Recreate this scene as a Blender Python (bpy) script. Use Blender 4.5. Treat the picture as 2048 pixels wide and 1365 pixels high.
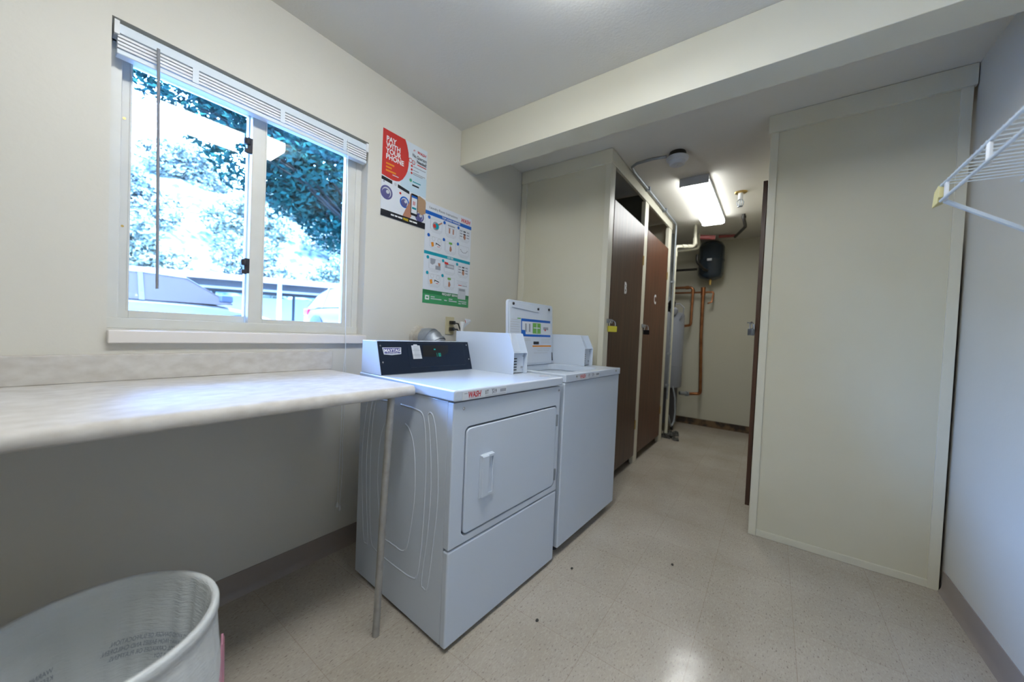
import bpy, bmesh, math, random
from mathutils import Vector, Matrix
random.seed(7)
PI = math.pi
S = bpy.context.scene
COL = S.collection
for o in list(bpy.data.objects):
    bpy.data.objects.remove(o)

# ------------------------------------------------------------------ camera
cam_d = bpy.data.cameras.new('camera')
cam = bpy.data.objects.new('camera', cam_d)
COL.objects.link(cam)
S.camera = cam
cam_d.sensor_width = 36.0
cam_d.lens = 717.19 / 2048 * 36.0
cam_d.clip_start = 0.02
fw = Vector((0.80938407, 0.58685415, -0.02235259))
rt = Vector((0.58723259, -0.8082507, 0.04345914))
up = Vector((-0.00743768, 0.0483013, 0.99880512))
m = Matrix((rt, up, -fw)).transposed().to_4x4()
m.translation = Vector((-0.86489864, -1.70745192, 1.11541563))
cam.matrix_world = m
cam_d.dof.use_dof = True
cam_d.dof.focus_distance = 1.55
cam_d.dof.aperture_fstop = 1.6

# ------------------------------------------------------------------ world, sun, exposure
S.view_settings.view_transform = 'Standard'
S.view_settings.look = 'None'
S.view_settings.gamma = 1.0
S.view_settings.exposure = 0.10
S.view_settings.use_curve_mapping = False
W = bpy.data.worlds.new('sky')
S.world = W
W.use_nodes = True
wn = W.node_tree.nodes
wl = W.node_tree.links
bg = wn['Background']
bg.inputs['Strength'].default_value = 70.0
tc = wn.new('ShaderNodeTexCoord')
sp = wn.new('ShaderNodeSeparateXYZ')
wl.new(tc.outputs['Generated'], sp.inputs[0])
cr = wn.new('ShaderNodeValToRGB')
cr.color_ramp.elements[0].position = 0.0
cr.color_ramp.elements[0].color = (0.21, 0.45, 1.0, 1)
cr.color_ramp.elements[1].position = 0.7
cr.color_ramp.elements[1].color = (0.17, 0.40, 1.0, 1)
wl.new(sp.outputs['Z'], cr.inputs[0])
wl.new(cr.outputs[0], bg.inputs['Color'])

sun_d = bpy.data.lights.new('sun', 'SUN')
sun = bpy.data.objects.new('sun', sun_d)
COL.objects.link(sun)
sun_d.energy = 60.0
sun_d.color = (0.66, 0.82, 1.0)
sun_d.angle = 0.01
sun.rotation_euler = Vector((0.35, -1.0, 1.05)).to_track_quat('Z', 'Y').to_euler()

# daylight portal in the window opening (only guides sampling of the sky)
pd = bpy.data.lights.new('window_daylight_portal', 'AREA')
pd.shape = 'RECTANGLE'
pd.size = 0.87
pd.size_y = 0.96
pd.cycles.is_portal = True
po = bpy.data.objects.new('window_daylight_portal', pd)
COL.objects.link(po)
po.location = (-0.26, 0.13, 1.56)
po.rotation_euler = (-PI / 2, 0, 0)

FIX = 20.0       # emission of the ceiling lamp lenses
FIX2 = 14.0

# ------------------------------------------------------------------ materials
MATS = {}
def mat(name, col, rough=0.5, metal=0.0, spec=0.5, coat=0.0, bump=None, vary=None, emit=None, trans=0.0, alpha=1.0, sheen=0.0):
    if name in MATS:
        return MATS[name]
    M = bpy.data.materials.new(name)
    M.use_nodes = True
    n = M.node_tree.nodes
    l = M.node_tree.links
    b = n['Principled BSDF']
    b.inputs['Base Color'].default_value = (*col, 1)
    b.inputs['Roughness'].default_value = rough
    b.inputs['Metallic'].default_value = metal
    b.inputs['Specular IOR Level'].default_value = spec
    b.inputs['Coat Weight'].default_value = coat
    b.inputs['Coat Roughness'].default_value = 0.12
    b.inputs['Transmission Weight'].default_value = trans
    b.inputs['Alpha'].default_value = alpha
    t = n.new('ShaderNodeTexCoord')
    if vary:      # (scale, amount, second colour)
        sc, amt, c2 = vary
        nz = n.new('ShaderNodeTexNoise')
        nz.inputs['Scale'].default_value = sc
        nz.inputs['Detail'].default_value = 5
        l.new(t.outputs['Object'], nz.inputs['Vector'])
        r = n.new('ShaderNodeValToRGB')
        r.color_ramp.elements[0].position = 0.5 - amt
        r.color_ramp.elements[1].position = 0.5 + amt
        r.color_ramp.elements[0].color = (*col, 1)
        r.color_ramp.elements[1].color = (*c2, 1)
        l.new(nz.outputs['Fac'], r.inputs[0])
        l.new(r.outputs[0], b.inputs['Base Color'])
    if bump:      # (scale, strength)
        nz = n.new('ShaderNodeTexNoise')
        nz.inputs['Scale'].default_value = bump[0]
        nz.inputs['Detail'].default_value = 3
        l.new(t.outputs['Object'], nz.inputs['Vector'])
        bp = n.new('ShaderNodeBump')
        bp.inputs['Strength'].default_value = bump[1]
        bp.inputs['Distance'].default_value = 0.01
        l.new(nz.outputs['Fac'], bp.inputs['Height'])
        l.new(bp.outputs[0], b.inputs['Normal'])
    if emit:
        b.inputs['Emission Color'].default_value = (*emit[0], 1)
        b.inputs['Emission Strength'].default_value = emit[1]
    MATS[name] = M
    return M

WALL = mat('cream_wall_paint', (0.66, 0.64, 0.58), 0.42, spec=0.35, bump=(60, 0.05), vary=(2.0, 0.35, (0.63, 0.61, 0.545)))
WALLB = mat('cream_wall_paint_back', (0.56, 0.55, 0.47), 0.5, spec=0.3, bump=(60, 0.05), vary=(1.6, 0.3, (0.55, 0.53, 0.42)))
CEIL = mat('ceiling_paint', (0.72, 0.70, 0.64), 0.7, spec=0.2, bump=(90, 0.08))
CPAINT = mat('cream_cabinet_paint', (0.66, 0.63, 0.505), 0.38, spec=0.4, vary=(3.0, 0.3, (0.62, 0.59, 0.46)), bump=(30, 0.03))
TRIMP = mat('cream_trim_paint', (0.68, 0.655, 0.54), 0.35, spec=0.45, bump=(25, 0.04))
SILLP = mat('white_sill_paint', (0.74, 0.70, 0.66), 0.35, spec=0.5)
VINYL = mat('window_aluminium_white', (0.66, 0.66, 0.62), 0.35, spec=0.5, vary=(9, 0.3, (0.60, 0.59, 0.53)))
BASEB = mat('taupe_vinyl_baseboard', (0.31, 0.265, 0.235), 0.4, spec=0.4)
APPL = mat('white_appliance_enamel', (0.60, 0.67, 0.77), 0.25, spec=0.4, coat=0.1)  # white enamel with the blue of the daylight mixed into its colour
APPL2 = mat('white_enamel_inner', (0.60, 0.66, 0.75), 0.3, spec=0.5)  # carries the same daylight blue in its colour
NAVY = mat('navy_control_panel', (0.004, 0.011, 0.028), 0.4, spec=0.4)
NAVY2 = mat('navy_panel_frame', (0.012, 0.022, 0.045), 0.35)
BLACK = mat('black_plastic', (0.008, 0.008, 0.01), 0.35)
RUBBER = mat('dark_rubber', (0.02, 0.02, 0.03), 0.6)
CHROME = mat('chrome', (0.6, 0.6, 0.62), 0.18, metal=1.0)
STEEL = mat('galvanised_steel', (0.38, 0.42, 0.46), 0.52, metal=0.75, vary=(25, 0.2, (0.30, 0.33, 0.37)))
POSTM = mat('grey_painted_pipe', (0.40, 0.40, 0.38), 0.42, metal=0.3, vary=(40, 0.2, (0.33, 0.32, 0.30)))
BRASS = mat('brass', (0.55, 0.38, 0.12), 0.35, metal=0.9)
COPPER = mat('copper_pipe', (0.50, 0.22, 0.10), 0.3, metal=0.9, vary=(12, 0.25, (0.28, 0.11, 0.05)))
PVC = mat('cream_painted_pipe', (0.62, 0.60, 0.48), 0.35)
REDP = mat('red_painted_pipe', (0.38, 0.10, 0.10), 0.4)
DARKP = mat('dark_iron_pipe', (0.03, 0.028, 0.024), 0.4, metal=0.4)
WHITEP = mat('white_plastic', (0.74, 0.76, 0.78), 0.35)
YELP = mat('aged_yellow_plastic', (0.62, 0.55, 0.27), 0.5)
YEL = mat('yellow_lock_body', (0.55, 0.48, 0.04), 0.35)
PAPER = mat('white_poster_paper', (0.66, 0.70, 0.76), 0.3, spec=0.5)
SKYPAPER = mat('pale_blue_print', (0.50, 0.64, 0.74), 0.3)
SKYP2 = mat('pale_sky_print', (0.62, 0.70, 0.77), 0.3)
INKR = mat('red_print', (0.55, 0.035, 0.03), 0.3)
INKR2 = mat('red_lettering_print', (0.60, 0.03, 0.035), 0.4)
INKW = mat('white_lettering_print', (0.75, 0.76, 0.78), 0.3)
INKO = mat('orange_print', (0.72, 0.26, 0.02), 0.4)
INKK = mat('black_print', (0.01, 0.012, 0.02), 0.4)
INKG = mat('grey_print', (0.30, 0.32, 0.37), 0.4)
INKLG = mat('pale_grey_print', (0.52, 0.55, 0.60), 0.4)
INKB = mat('blue_print', (0.01, 0.12, 0.50), 0.35)
INKT = mat('teal_print', (0.0, 0.30, 0.40), 0.35)
INKGR = mat('green_print', (0.05, 0.30, 0.12), 0.35)
INKDG = mat('dark_green_print', (0.025, 0.19, 0.075), 0.35)
INKLIME = mat('lime_print', (0.16, 0.42, 0.09), 0.35)
INKY = mat('yellow_print', (0.72, 0.55, 0.02), 0.35)
INKP = mat('purple_print', (0.10, 0.10, 0.26), 0.35)
INKS = mat('skin_print', (0.42, 0.20, 0.13), 0.4)
INKTN = mat('tan_print', (0.40, 0.26, 0.16), 0.4)
GREEND = mat('green_display_digits', (0.0, 0.2, 0.15), 0.5, emit=((0.0, 0.75, 0.65), 0.22))
IVORY = mat('ivory_outlet_plastic', (0.55, 0.50, 0.32), 0.4)
PLASTER = mat('patched_plaster', (0.50, 0.47, 0.40), 0.8, bump=(50, 0.6), vary=(30, 0.2, (0.38, 0.35, 0.29)))
SMOKE = mat('detector_white_plastic', (0.60, 0.62, 0.66), 0.45)
HEATERG = mat('heater_grey_enamel', (0.24, 0.26, 0.31), 0.35)
HEATERD = mat('heater_dark_base', (0.05, 0.05, 0.06), 0.6)
TANKB = mat('slate_blue_tank', (0.018, 0.03, 0.045), 0.25, coat=0.4)
LAMPH = mat('lamp_housing_white', (0.50, 0.52, 0.55), 0.4)
WANDM = mat('smoky_clear_plastic_wand', (0.26, 0.27, 0.30), 0.25)
WIREW = mat('white_coated_wire', (0.62, 0.70, 0.78), 0.3)
GRIME = mat('grimy_dark_baseboard', (0.035, 0.024, 0.018), 0.7, vary=(9, 0.08, (0.16, 0.10, 0.05)), bump=(30, 0.5))
DEBRIS = mat('dark_dirt', (0.03, 0.028, 0.025), 0.9, vary=(40, 0.12, (0.12, 0.12, 0.11)))
PINK = mat('pink_plastic', (0.62, 0.28, 0.38), 0.45)
INTER = mat('closet_interior', (0.10, 0.095, 0.075), 0.8)
CANM = mat('white_can_plastic', (0.62, 0.62, 0.62), 0.45)

def lens_mat(name, strength):
    M = bpy.data.materials.new(name)
    M.use_nodes = True
    n = M.node_tree.nodes
    b = n['Principled BSDF']
    b.inputs['Base Color'].default_value = (0.8, 0.82, 0.82, 1)
    b.inputs['Roughness'].default_value = 0.4
    b.inputs['Emission Color'].default_value = (0.98, 1.0, 0.99, 1)
    b.inputs['Emission Strength'].default_value = strength
    return M
LENS1 = lens_mat('glowing_lamp_lens', FIX)
LENS2 = lens_mat('glowing_lamp_lens_corridor', FIX2)

# glass pane: clear, slightly reflective
GLASS = bpy.data.materials.new('window_glass')
GLASS.use_nodes = True
n = GLASS.node_tree.nodes
l = GLASS.node_tree.links
n.remove(n['Principled BSDF'])
tr = n.new('ShaderNodeBsdfTransparent')
gl = n.new('ShaderNodeBsdfGlossy')
gl.inputs['Roughness'].default_value = 0.0
fr = n.new('ShaderNodeFresnel')
fr.inputs['IOR'].default_value = 1.5
mx = n.new('ShaderNodeMixShader')
l.new(fr.outputs[0], mx.inputs[0])
l.new(tr.outputs[0], mx.inputs[1])
l.new(gl.outputs[0], mx.inputs[2])
l.new(mx.outputs[0], n['Material Output'].inputs[0])

# counter laminate
LAM = mat('beige_speckled_laminate', (0.63, 0.61, 0.58), 0.5, spec=0.2, vary=(22, 0.22, (0.50, 0.47, 0.43)))
nt = LAM.node_tree
mp = nt.nodes.new('ShaderNodeMapping')
mp.inputs['Scale'].default_value = (1.0, 1.6, 1.6)
tcn = [x for x in nt.nodes if x.type == 'TEX_COORD'][0]
nzn = [x for x in nt.nodes if x.type == 'TEX_NOISE'][0]
nt.links.new(tcn.outputs['Object'], mp.inputs[0])
nt.links.new(mp.outputs[0], nzn.inputs['Vector'])

# wood veneer doors
def wood(name, c1, c2, rough):
    M = bpy.data.materials.new(name)
    M.use_nodes = True
    n = M.node_tree.nodes
    l = M.node_tree.links
    b = n['Principled BSDF']
    b.inputs['Roughness'].default_value = rough
    t = n.new('ShaderNodeTexCoord')
    mp = n.new('ShaderNodeMapping')
    mp.inputs['Scale'].default_value = (14, 14, 0.7)
    nz = n.new('ShaderNodeTexNoise')
    nz.inputs['Scale'].default_value = 3.0
    nz.inputs['Detail'].default_value = 6
    nz.inputs['Distortion'].default_value = 0.6
    r = n.new('ShaderNodeValToRGB')
    r.color_ramp.elements[0].position = 0.35
    r.color_ramp.elements[1].position = 0.65
    r.color_ramp.elements[0].color = (*c1, 1)
    r.color_ramp.elements[1].color = (*c2, 1)
    bp = n.new('ShaderNodeBump')
    bp.inputs['Strength'].default_value = 0.12
    bp.inputs['Distance'].default_value = 0.01
    l.new(t.outputs['Object'], mp.inputs[0])
    l.new(mp.outputs[0], nz.inputs['Vector'])
    l.new(nz.outputs['Fac'], r.inputs[0])
    l.new(r.outputs[0], b.inputs['Base Color'])
    l.new(nz.outputs['Fac'], bp.inputs['Height'])
    l.new(bp.outputs[0], b.inputs['Normal'])
    return M
WOOD = wood('dark_walnut_veneer', (0.042, 0.017, 0.009), (0.080, 0.034, 0.018), 0.36)
WOOD2 = wood('reddish_walnut_veneer', (0.070, 0.026, 0.011), (0.125, 0.048, 0.022), 0.4)

# vinyl tile floor
def floor_mat():
    M = bpy.data.materials.new('vinyl_tile_floor')
    M.use_nodes = True
    n = M.node_tree.nodes
    l = M.node_tree.links
    b = n['Principled BSDF']
    t = n.new('ShaderNodeTexCoord')
    # base mottling
    nz = n.new('ShaderNodeTexNoise')
    nz.inputs['Scale'].default_value = 3.0
    nz.inputs['Detail'].default_value = 6
    l.new(t.outputs['Object'], nz.inputs['Vector'])
    r = n.new('ShaderNodeValToRGB')
    r.color_ramp.elements[0].position = 0.3
    r.color_ramp.elements[1].position = 0.7
    r.color_ramp.elements[0].color = (0.40, 0.355, 0.295, 1)
    r.color_ramp.elements[1].color = (0.48, 0.435, 0.375, 1)
    l.new(nz.outputs['Fac'], r.inputs[0])
    # flecks
    mp = n.new('ShaderNodeMapping')
    mp.inputs['Rotation'].default_value = (0, 0, 0.5)
    mp.inputs['Scale'].default_value = (1.0, 2.4, 1.0)
    l.new(t.outputs['Object'], mp.inputs[0])
    f = n.new('ShaderNodeTexNoise')
    f.inputs['Scale'].default_value = 75
    f.inputs['Detail'].default_value = 2
    l.new(mp.outputs[0], f.inputs['Vector'])
    fr = n.new('ShaderNodeValToRGB')
    fr.color_ramp.elements[0].position = 0.60
    fr.color_ramp.elements[1].position = 0.72
    fr.color_ramp.elements[0].color = (0, 0, 0, 1)
    fr.color_ramp.elements[1].color = (1, 1, 1, 1)
    l.new(f.outputs['Fac'], fr.inputs[0])
    m1 = n.new('ShaderNodeMixRGB')
    m1.inputs[2].default_value = (0.25, 0.215, 0.185, 1)
    l.new(fr.outputs[0], m1.inputs[0])
    l.new(r.outputs[0], m1.inputs[1])
    # light flecks
    f2 = n.new('ShaderNodeTexNoise')
    f2.noise_dimensions = '4D'
    f2.inputs['Scale'].default_value = 170
    f2.inputs['W'].default_value = 3
    l.new(mp.outputs[0], f2.inputs['Vector'])
    fr2 = n.new('ShaderNodeValToRGB')
    fr2.color_ramp.elements[0].position = 0.55
    fr2.color_ramp.elements[1].position = 0.8
    fr2.color_ramp.elements[0].color = (0, 0, 0, 1)
    fr2.color_ramp.elements[1].color = (0.22, 0.22, 0.22, 1)
    vo = n.new('ShaderNodeTexVoronoi')
    vo.inputs['Scale'].default_value = 90
    l.new(mp.outputs[0], vo.inputs['Vector'])
    l.new(vo.outputs['Distance'], fr2.inputs[0])
    m2 = n.new('ShaderNodeMixRGB')
    m2.inputs[2].default_value = (0.60, 0.56, 0.50, 1)
    l.new(fr2.outputs[0], m2.inputs[0])
    l.new(m1.outputs[0], m2.inputs[1])
    # seams every 0.305 m
    mp2 = n.new('ShaderNodeMapping')
    mp2.inputs['Location'].default_value = (0.283 / 0.305, 1.525 / 0.305, 0)
    mp2.inputs['Scale'].default_value = (1 / 0.305, 1 / 0.305, 1)
    l.new(t.outputs['Object'], mp2.inputs[0])
    br = n.new('ShaderNodeTexBrick')
    br.offset = 0
    br.inputs['Scale'].default_value = 1.0
    br.inputs['Brick Width'].default_value = 1.0
    br.inputs['Row Height'].default_value = 1.0
    br.inputs['Mortar Size'].default_value = 0.0045
    br.inputs['Mortar Smooth'].default_value = 0.3
    br.inputs['Color1'].default_value = (1, 1, 1, 1)
    br.inputs['Color2'].default_value = (0.955, 0.95, 0.94, 1)
    br.inputs['Mortar'].default_value = (0.84, 0.80, 0.76, 1)
    l.new(mp2.outputs[0], br.inputs['Vector'])
    m3 = n.new('ShaderNodeMixRGB')
    m3.blend_type = 'MULTIPLY'
    m3.inputs[0].default_value = 1.0
    l.new(m2.outputs[0], m3.inputs[1])
    l.new(br.outputs['Color'], m3.inputs[2])
    l.new(m3.outputs[0], b.inputs['Base Color'])
    # gloss varies with wax wear
    nz3 = n.new('ShaderNodeTexNoise')
    nz3.inputs['Scale'].default_value = 5
    nz3.inputs['Detail'].default_value = 4
    l.new(t.outputs['Object'], nz3.inputs['Vector'])
    r3 = n.new('ShaderNodeMapRange')
    r3.inputs['From Min'].default_value = 0.1
    r3.inputs['From Max'].default_value = 0.9
    r3.inputs['To Min'].default_value = 0.155
    r3.inputs['To Max'].default_value = 0.20
    l.new(nz3.outputs['Fac'], r3.inputs['Value'])
    l.new(r3.outputs[0], b.inputs['Roughness'])
    nz4 = n.new('ShaderNodeTexNoise')
    nz4.inputs['Scale'].default_value = 11
    nz4.inputs['Detail'].default_value = 3
    l.new(t.outputs['Object'], nz4.inputs['Vector'])
    bp = n.new('ShaderNodeBump')
    bp.inputs['Strength'].default_value = 0.10
    bp.inputs['Distance'].default_value = 0.01
    l.new(nz4.outputs['Fac'], bp.inputs['Height'])
    l.new(bp.outputs[0], b.inputs['Normal'])
    b.inputs['Specular IOR Level'].default_value = 0.5
    return M
FLOOR = floor_mat()

# translucent bin liner
LINER = mat('white_bin_liner', (0.70, 0.73, 0.74), 0.4, bump=(45, 0.35), spec=0.5)
nt = LINER.node_tree
tcn = [x for x in nt.nodes if x.type == 'TEX_COORD'][0]
nzn = [x for x in nt.nodes if x.type == 'TEX_NOISE'][0]
mp = nt.nodes.new('ShaderNodeMapping')
mp.inputs['Scale'].default_value = (1, 1, 6)
nt.links.new(tcn.outputs['Object'], mp.inputs[0])
nt.links.new(mp.outputs[0], nzn.inputs['Vector'])
LINERT = mat('faded_grey_blue_ink', (0.22, 0.26, 0.33), 0.5)

# outdoor materials
GRASS = mat('asphalt_and_ground', (0.20, 0.19, 0.18), 0.9, vary=(1.5, 0.2, (0.30, 0.29, 0.27)))
HILL = mat('dry_hillside', (0.20, 0.20, 0.14), 0.9, spec=0.1, vary=(1.6, 0.10, (0.03, 0.045, 0.04)), bump=(3, 0.6))
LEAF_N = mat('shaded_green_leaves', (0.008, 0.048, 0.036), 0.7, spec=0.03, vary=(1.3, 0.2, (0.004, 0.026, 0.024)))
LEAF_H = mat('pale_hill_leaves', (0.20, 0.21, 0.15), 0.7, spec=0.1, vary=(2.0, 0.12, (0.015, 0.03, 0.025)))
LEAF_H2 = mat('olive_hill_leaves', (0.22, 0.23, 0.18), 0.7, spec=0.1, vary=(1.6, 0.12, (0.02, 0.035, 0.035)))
BARK = mat('brown_bark', (0.012, 0.012, 0.010), 0.9, spec=0.1, bump=(20, 0.6))
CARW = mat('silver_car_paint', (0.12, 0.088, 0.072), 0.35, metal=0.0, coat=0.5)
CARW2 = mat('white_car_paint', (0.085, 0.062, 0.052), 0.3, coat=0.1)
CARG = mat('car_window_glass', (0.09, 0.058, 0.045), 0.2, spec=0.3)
TYRE = mat('black_tyre', (0.02, 0.02, 0.025), 0.8)
HUB = mat('wheel_alloy', (0.55, 0.56, 0.6), 0.3, metal=0.6)
TAILR = mat('red_tail_lamp', (0.5, 0.01, 0.03), 0.2)
CARPR = mat('carport_fascia', (0.09, 0.06, 0.055), 0.6)
CARPD = mat('carport_underside', (0.02, 0.02, 0.02), 0.7)
CARPW = mat('carport_white', (0.45, 0.45, 0.45), 0.6)
CONC = mat('pale_render', (0.62, 0.60, 0.58), 0.8)

# ------------------------------------------------------------------ mesh builder
class MB:
    def __init__(s, origin=(0, 0, 0)):
        s.o = Vector(origin)
        s.v = []
        s.f = []
        s.m = []
        s.mats = []
        s.cur = 0
    def use(s, M):
        if M not in s.mats:
            s.mats.append(M)
        s.cur = s.mats.index(M)
        return s
    def _vf(s, vs, fs):
        b = len(s.v)
        s.v += [Vector(p) - s.o for p in vs]
        for f in fs:
            s.f.append([i + b for i in f])
            s.m.append(s.cur)
        return s
    def box(s, x0, x1, y0, y1, z0, z1):
        vs = [(x, y, z) for z in (z0, z1) for y in (y0, y1) for x in (x0, x1)]
        return s._vf(vs, [(0, 2, 3, 1), (4, 5, 7, 6), (0, 1, 5, 4), (2, 6, 7, 3), (0, 4, 6, 2), (1, 3, 7, 5)])
    def hexa(s, lo, hi):   # two quads (lists of 4 points)
        return s._vf(list(lo) + list(hi), [(3, 2, 1, 0), (4, 5, 6, 7), (0, 1, 5, 4), (1, 2, 6, 5), (2, 3, 7, 6), (3, 0, 4, 7)])
    def loft(s, rings, cap=True, closed=True):
        n = len(rings[0])
        vs = [p for r in rings for p in r]
        fs = []
        for k in range(len(rings) - 1):
            for i in range(n if closed else n - 1):
                j = (i + 1) % n
                fs.append((k * n + i, k * n + j, (k + 1) * n + j, (k + 1) * n + i))
        if cap:
            fs.append(tuple(range(n))[::-1])
            fs.append(tuple((len(rings) - 1) * n + i for i in range(n)))
        return s._vf(vs, fs)
    def tube(s, pts, r, seg=10, cap=True):
        pts = [Vector(p) for p in pts]
        rr = r if isinstance(r, (list, tuple)) else [r] * len(pts)
        rings = []
        prev = None
        for i, p in enumerate(pts):
            if i == 0: d = pts[1] - p
            elif i == len(pts) - 1: d = p - pts[-2]
            else: d = (pts[i + 1] - p).normalized() + (p - pts[i - 1]).normalized()
            d.normalize()
            if prev is None:
                a = Vector((0, 0, 1)) if abs(d.z) < 0.9 else Vector((1, 0, 0))
                nn = d.cross(a).normalized()
            else:
                nn = (prev - d * prev.dot(d)).normalized()
            prev = nn
            bb = d.cross(nn)
            rings.append([p + (nn * math.cos(2 * PI * k / seg) + bb * math.sin(2 * PI * k / seg)) * rr[i] for k in range(seg)])
        return s.loft(rings, cap)
    def lathe(s, prof, c, seg=32, axis='z', cap=True, sx=1.0, sy=1.0):
        rings = []
        for (r, h) in prof:
            ring = []
            for k in range(seg):
                a = 2 * PI * k / seg
                x, y = r * math.cos(a) * sx, r * math.sin(a) * sy
                if axis == 'z': ring.append((c[0] + x, c[1] + y, c[2] + h))
                elif axis == 'y': ring.append((c[0] + x, c[1] + h, c[2] + y))
                else: ring.append((c[0] + h, c[1] + x, c[2] + y))
            rings.append(ring)
        return s.loft(rings, cap)
    def prism(s, poly, a0, a1, axis='y'):
        def P(p, a):
            if axis == 'y': return (p[0], a, p[1])
            if axis == 'x': return (a, p[0], p[1])
            return (p[0], p[1], a)
        return s.loft([[P(p, a0) for p in poly], [P(p, a1) for p in poly]])
    def text(s, txt, size, org, xd, yd, off=0.0, shear=0.0, mirror=False, align='LEFT', wrap=None, sx=1.0, ext=0.0):
        c = bpy.data.curves.new('t', 'FONT')
        c.body = txt
        c.size = size
        c.offset = off
        c.shear = shear
        c.align_x = align
        c.resolution_u = 3
        c.fill_mode = 'FRONT'
        ob = bpy.data.objects.new('t', c)
        COL.objects.link(ob)
        dg = bpy.context.evaluated_depsgraph_get()
        me = bpy.data.meshes.new_from_object(ob.evaluated_get(dg))
        xd = Vector(xd).normalized()
        yd = Vector(yd).normalized()
        org = Vector(org)
        vs = []
        for v in me.vertices:
            x = v.co.x * sx * (-1 if mirror else 1)
            p = org + xd * x + yd * v.co.y
            if wrap: p = wrap(x, v.co.y)
            vs.append(p)
        s._vf(vs, [tuple(p.vertices) for p in me.polygons])
        bpy.data.objects.remove(ob)
        bpy.data.meshes.remove(me)
        bpy.data.curves.remove(c)
        return s
    def build(s, name, M=None, parent=None, bevel=0.0, seg=2, smooth=40, subsurf=0, solid=0.0, loc=None):
        me = bpy.data.meshes.new(name)
        me.from_pydata([tuple(v) for v in s.v], [], s.f)
        mats = s.mats or [M]
        if M is not None and not s.mats: mats = [M]
        for x in mats: me.materials.append(x)
        if s.mats:
            me.polygons.foreach_set('material_index', s.m)
        bm = bmesh.new()
        bm.from_mesh(me)
        if name not in ('foliage', 'lettering'):
            bmesh.ops.recalc_face_normals(bm, faces=bm.faces)
        bm.to_mesh(me)
        bm.free()
        if smooth:
            me.polygons.foreach_set('use_smooth', [True] * len(me.polygons))
            me.set_sharp_from_angle(angle=math.radians(smooth))
        me.update()
        ob = bpy.data.objects.new(name, me)
        COL.objects.link(ob)
        if parent is not None: ob.parent = parent
        else: ob.location = s.o
        if solid:
            md = ob.modifiers.new('solid', 'SOLIDIFY')
            md.thickness = solid
        if bevel:
            md = ob.modifiers.new('bevel', 'BEVEL')
            md.width = bevel
            md.segments = seg
            md.limit_method = 'ANGLE'
            md.angle_limit = math.radians(40)
            md.harden_normals = True
        if subsurf:
            md = ob.modifiers.new('sub', 'SUBSURF')
            md.levels = md.render_levels = subsurf
        return ob

def tag(o, label, cat, group=None, kind=None):
    o['label'] = label
    o['category'] = cat
    if group: o['group'] = group
    if kind: o['kind'] = kind
    return o
def thing(name, loc, label, cat, rz=0, group=None):
    e = bpy.data.objects.new(name, None)
    e.empty_display_size = 0.1
    COL.objects.link(e)
    e.location = loc
    e.rotation_euler = (0, 0, rz)
    return tag(e, label, cat, group)
def struct(o, label=None):
    o['kind'] = 'structure'
    if label: o['label'] = label
    return o
def copy_tree(o, parent=None):
    c = o.copy()
    COL.objects.link(c)
    c.parent = parent
    for ch in list(o.children):
        copy_tree(ch, c)
    return c
def rrect(x0, x1, z0, z1, r, n=6):
    P = []
    for (cx, cz, a0) in ((x1 - r, z1 - r, 0), (x0 + r, z1 - r, 90), (x0 + r, z0 + r, 180), (x1 - r, z0 + r, 270)):
        for k in range(n + 1):
            a = math.radians(a0 + 90 * k / n)
            P.append((cx + r * math.cos(a), cz + r * math.sin(a)))
    return P

H = 2.42
YR = -2.402
XL_ = -2.3
# ------------------------------------------------------------------ room shell
b = MB().box(-2.4, 4.55, -2.5, 0.12, -0.1, 0.0)
struct(b.build('floor', FLOOR, smooth=0))
b = MB().box(-2.4, 4.55, -2.5, 0.12, H, H + 0.1)
struct(b.build('ceiling', CEIL, smooth=0))
# window wall with its opening
WX0, WX1, WZ0, WZ1 = -0.700, 0.176, 1.074, 2.050
b = MB()
b.box(-2.4, WX0, 0, 0.15, 0, H)
b.box(WX1, 4.55, 0, 0.15, 0, H)
b.box(WX0, WX1, 0, 0.15, 0, WZ0)
b.box(WX0, WX1, 0, 0.15, WZ1, H)
struct(b.build('wall_window', WALL, smooth=0))
b = MB().box(-2.4, 4.55, YR - 0.1, YR, 0, H)
struct(b.build('wall_right', WALL, smooth=0))
b = MB().box(XL_ - 0.1, XL_, YR, 0, 0, H)
struct(b.build('wall_left', WALL, smooth=0))
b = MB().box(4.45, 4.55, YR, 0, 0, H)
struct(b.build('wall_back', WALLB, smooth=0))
# unseen upper storey block, added to shade the tree and ground outside
b = MB().box(-8, 9, -6, 0.15, H + 0.1, 7.6)
struct(b.build('wall_upper_shade_block', CONC, smooth=0))
b = MB().box(-8, -2.4, -6, 0.15, -0.1, H + 0.1).box(4.55, 9, -6, 0.15, -0.1, H + 0.1).box(-2.4, 4.55, -6, -2.5, -0.1, H + 0.1)
struct(b.build('wall_outer', CONC, smooth=0))
# ceiling beam
b = MB().box(0.827, 0.981, YR, 0, 2.193, H)
struct(b.build('trim_1', TRIMP, bevel=0.003), 'painted ceiling beam across the room')
# baseboards
def cove(x0, x1, y, h, sgn):
    bb = MB()
    poly = [(y, 0), (y + sgn * 0.018, 0), (y + sgn * 0.010, 0.012), (y + sgn * 0.005, 0.03), (y + sgn * 0.004, h), (y, h)]
    bb.prism(poly, x0, x1, 'x')
    return bb
struct(cove(-2.3, 1.53, 0, 0.097, -1).build('baseboard_window', BASEB))
struct(cove(-2.3, 1.66, YR, 0.10, 1).build('baseboard_right', BASEB))
b = MB().box(4.432, 4.45, -1.62, -0.02, 0, 0.085)
struct(b.build('baseboard_back', GRIME))

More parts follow.
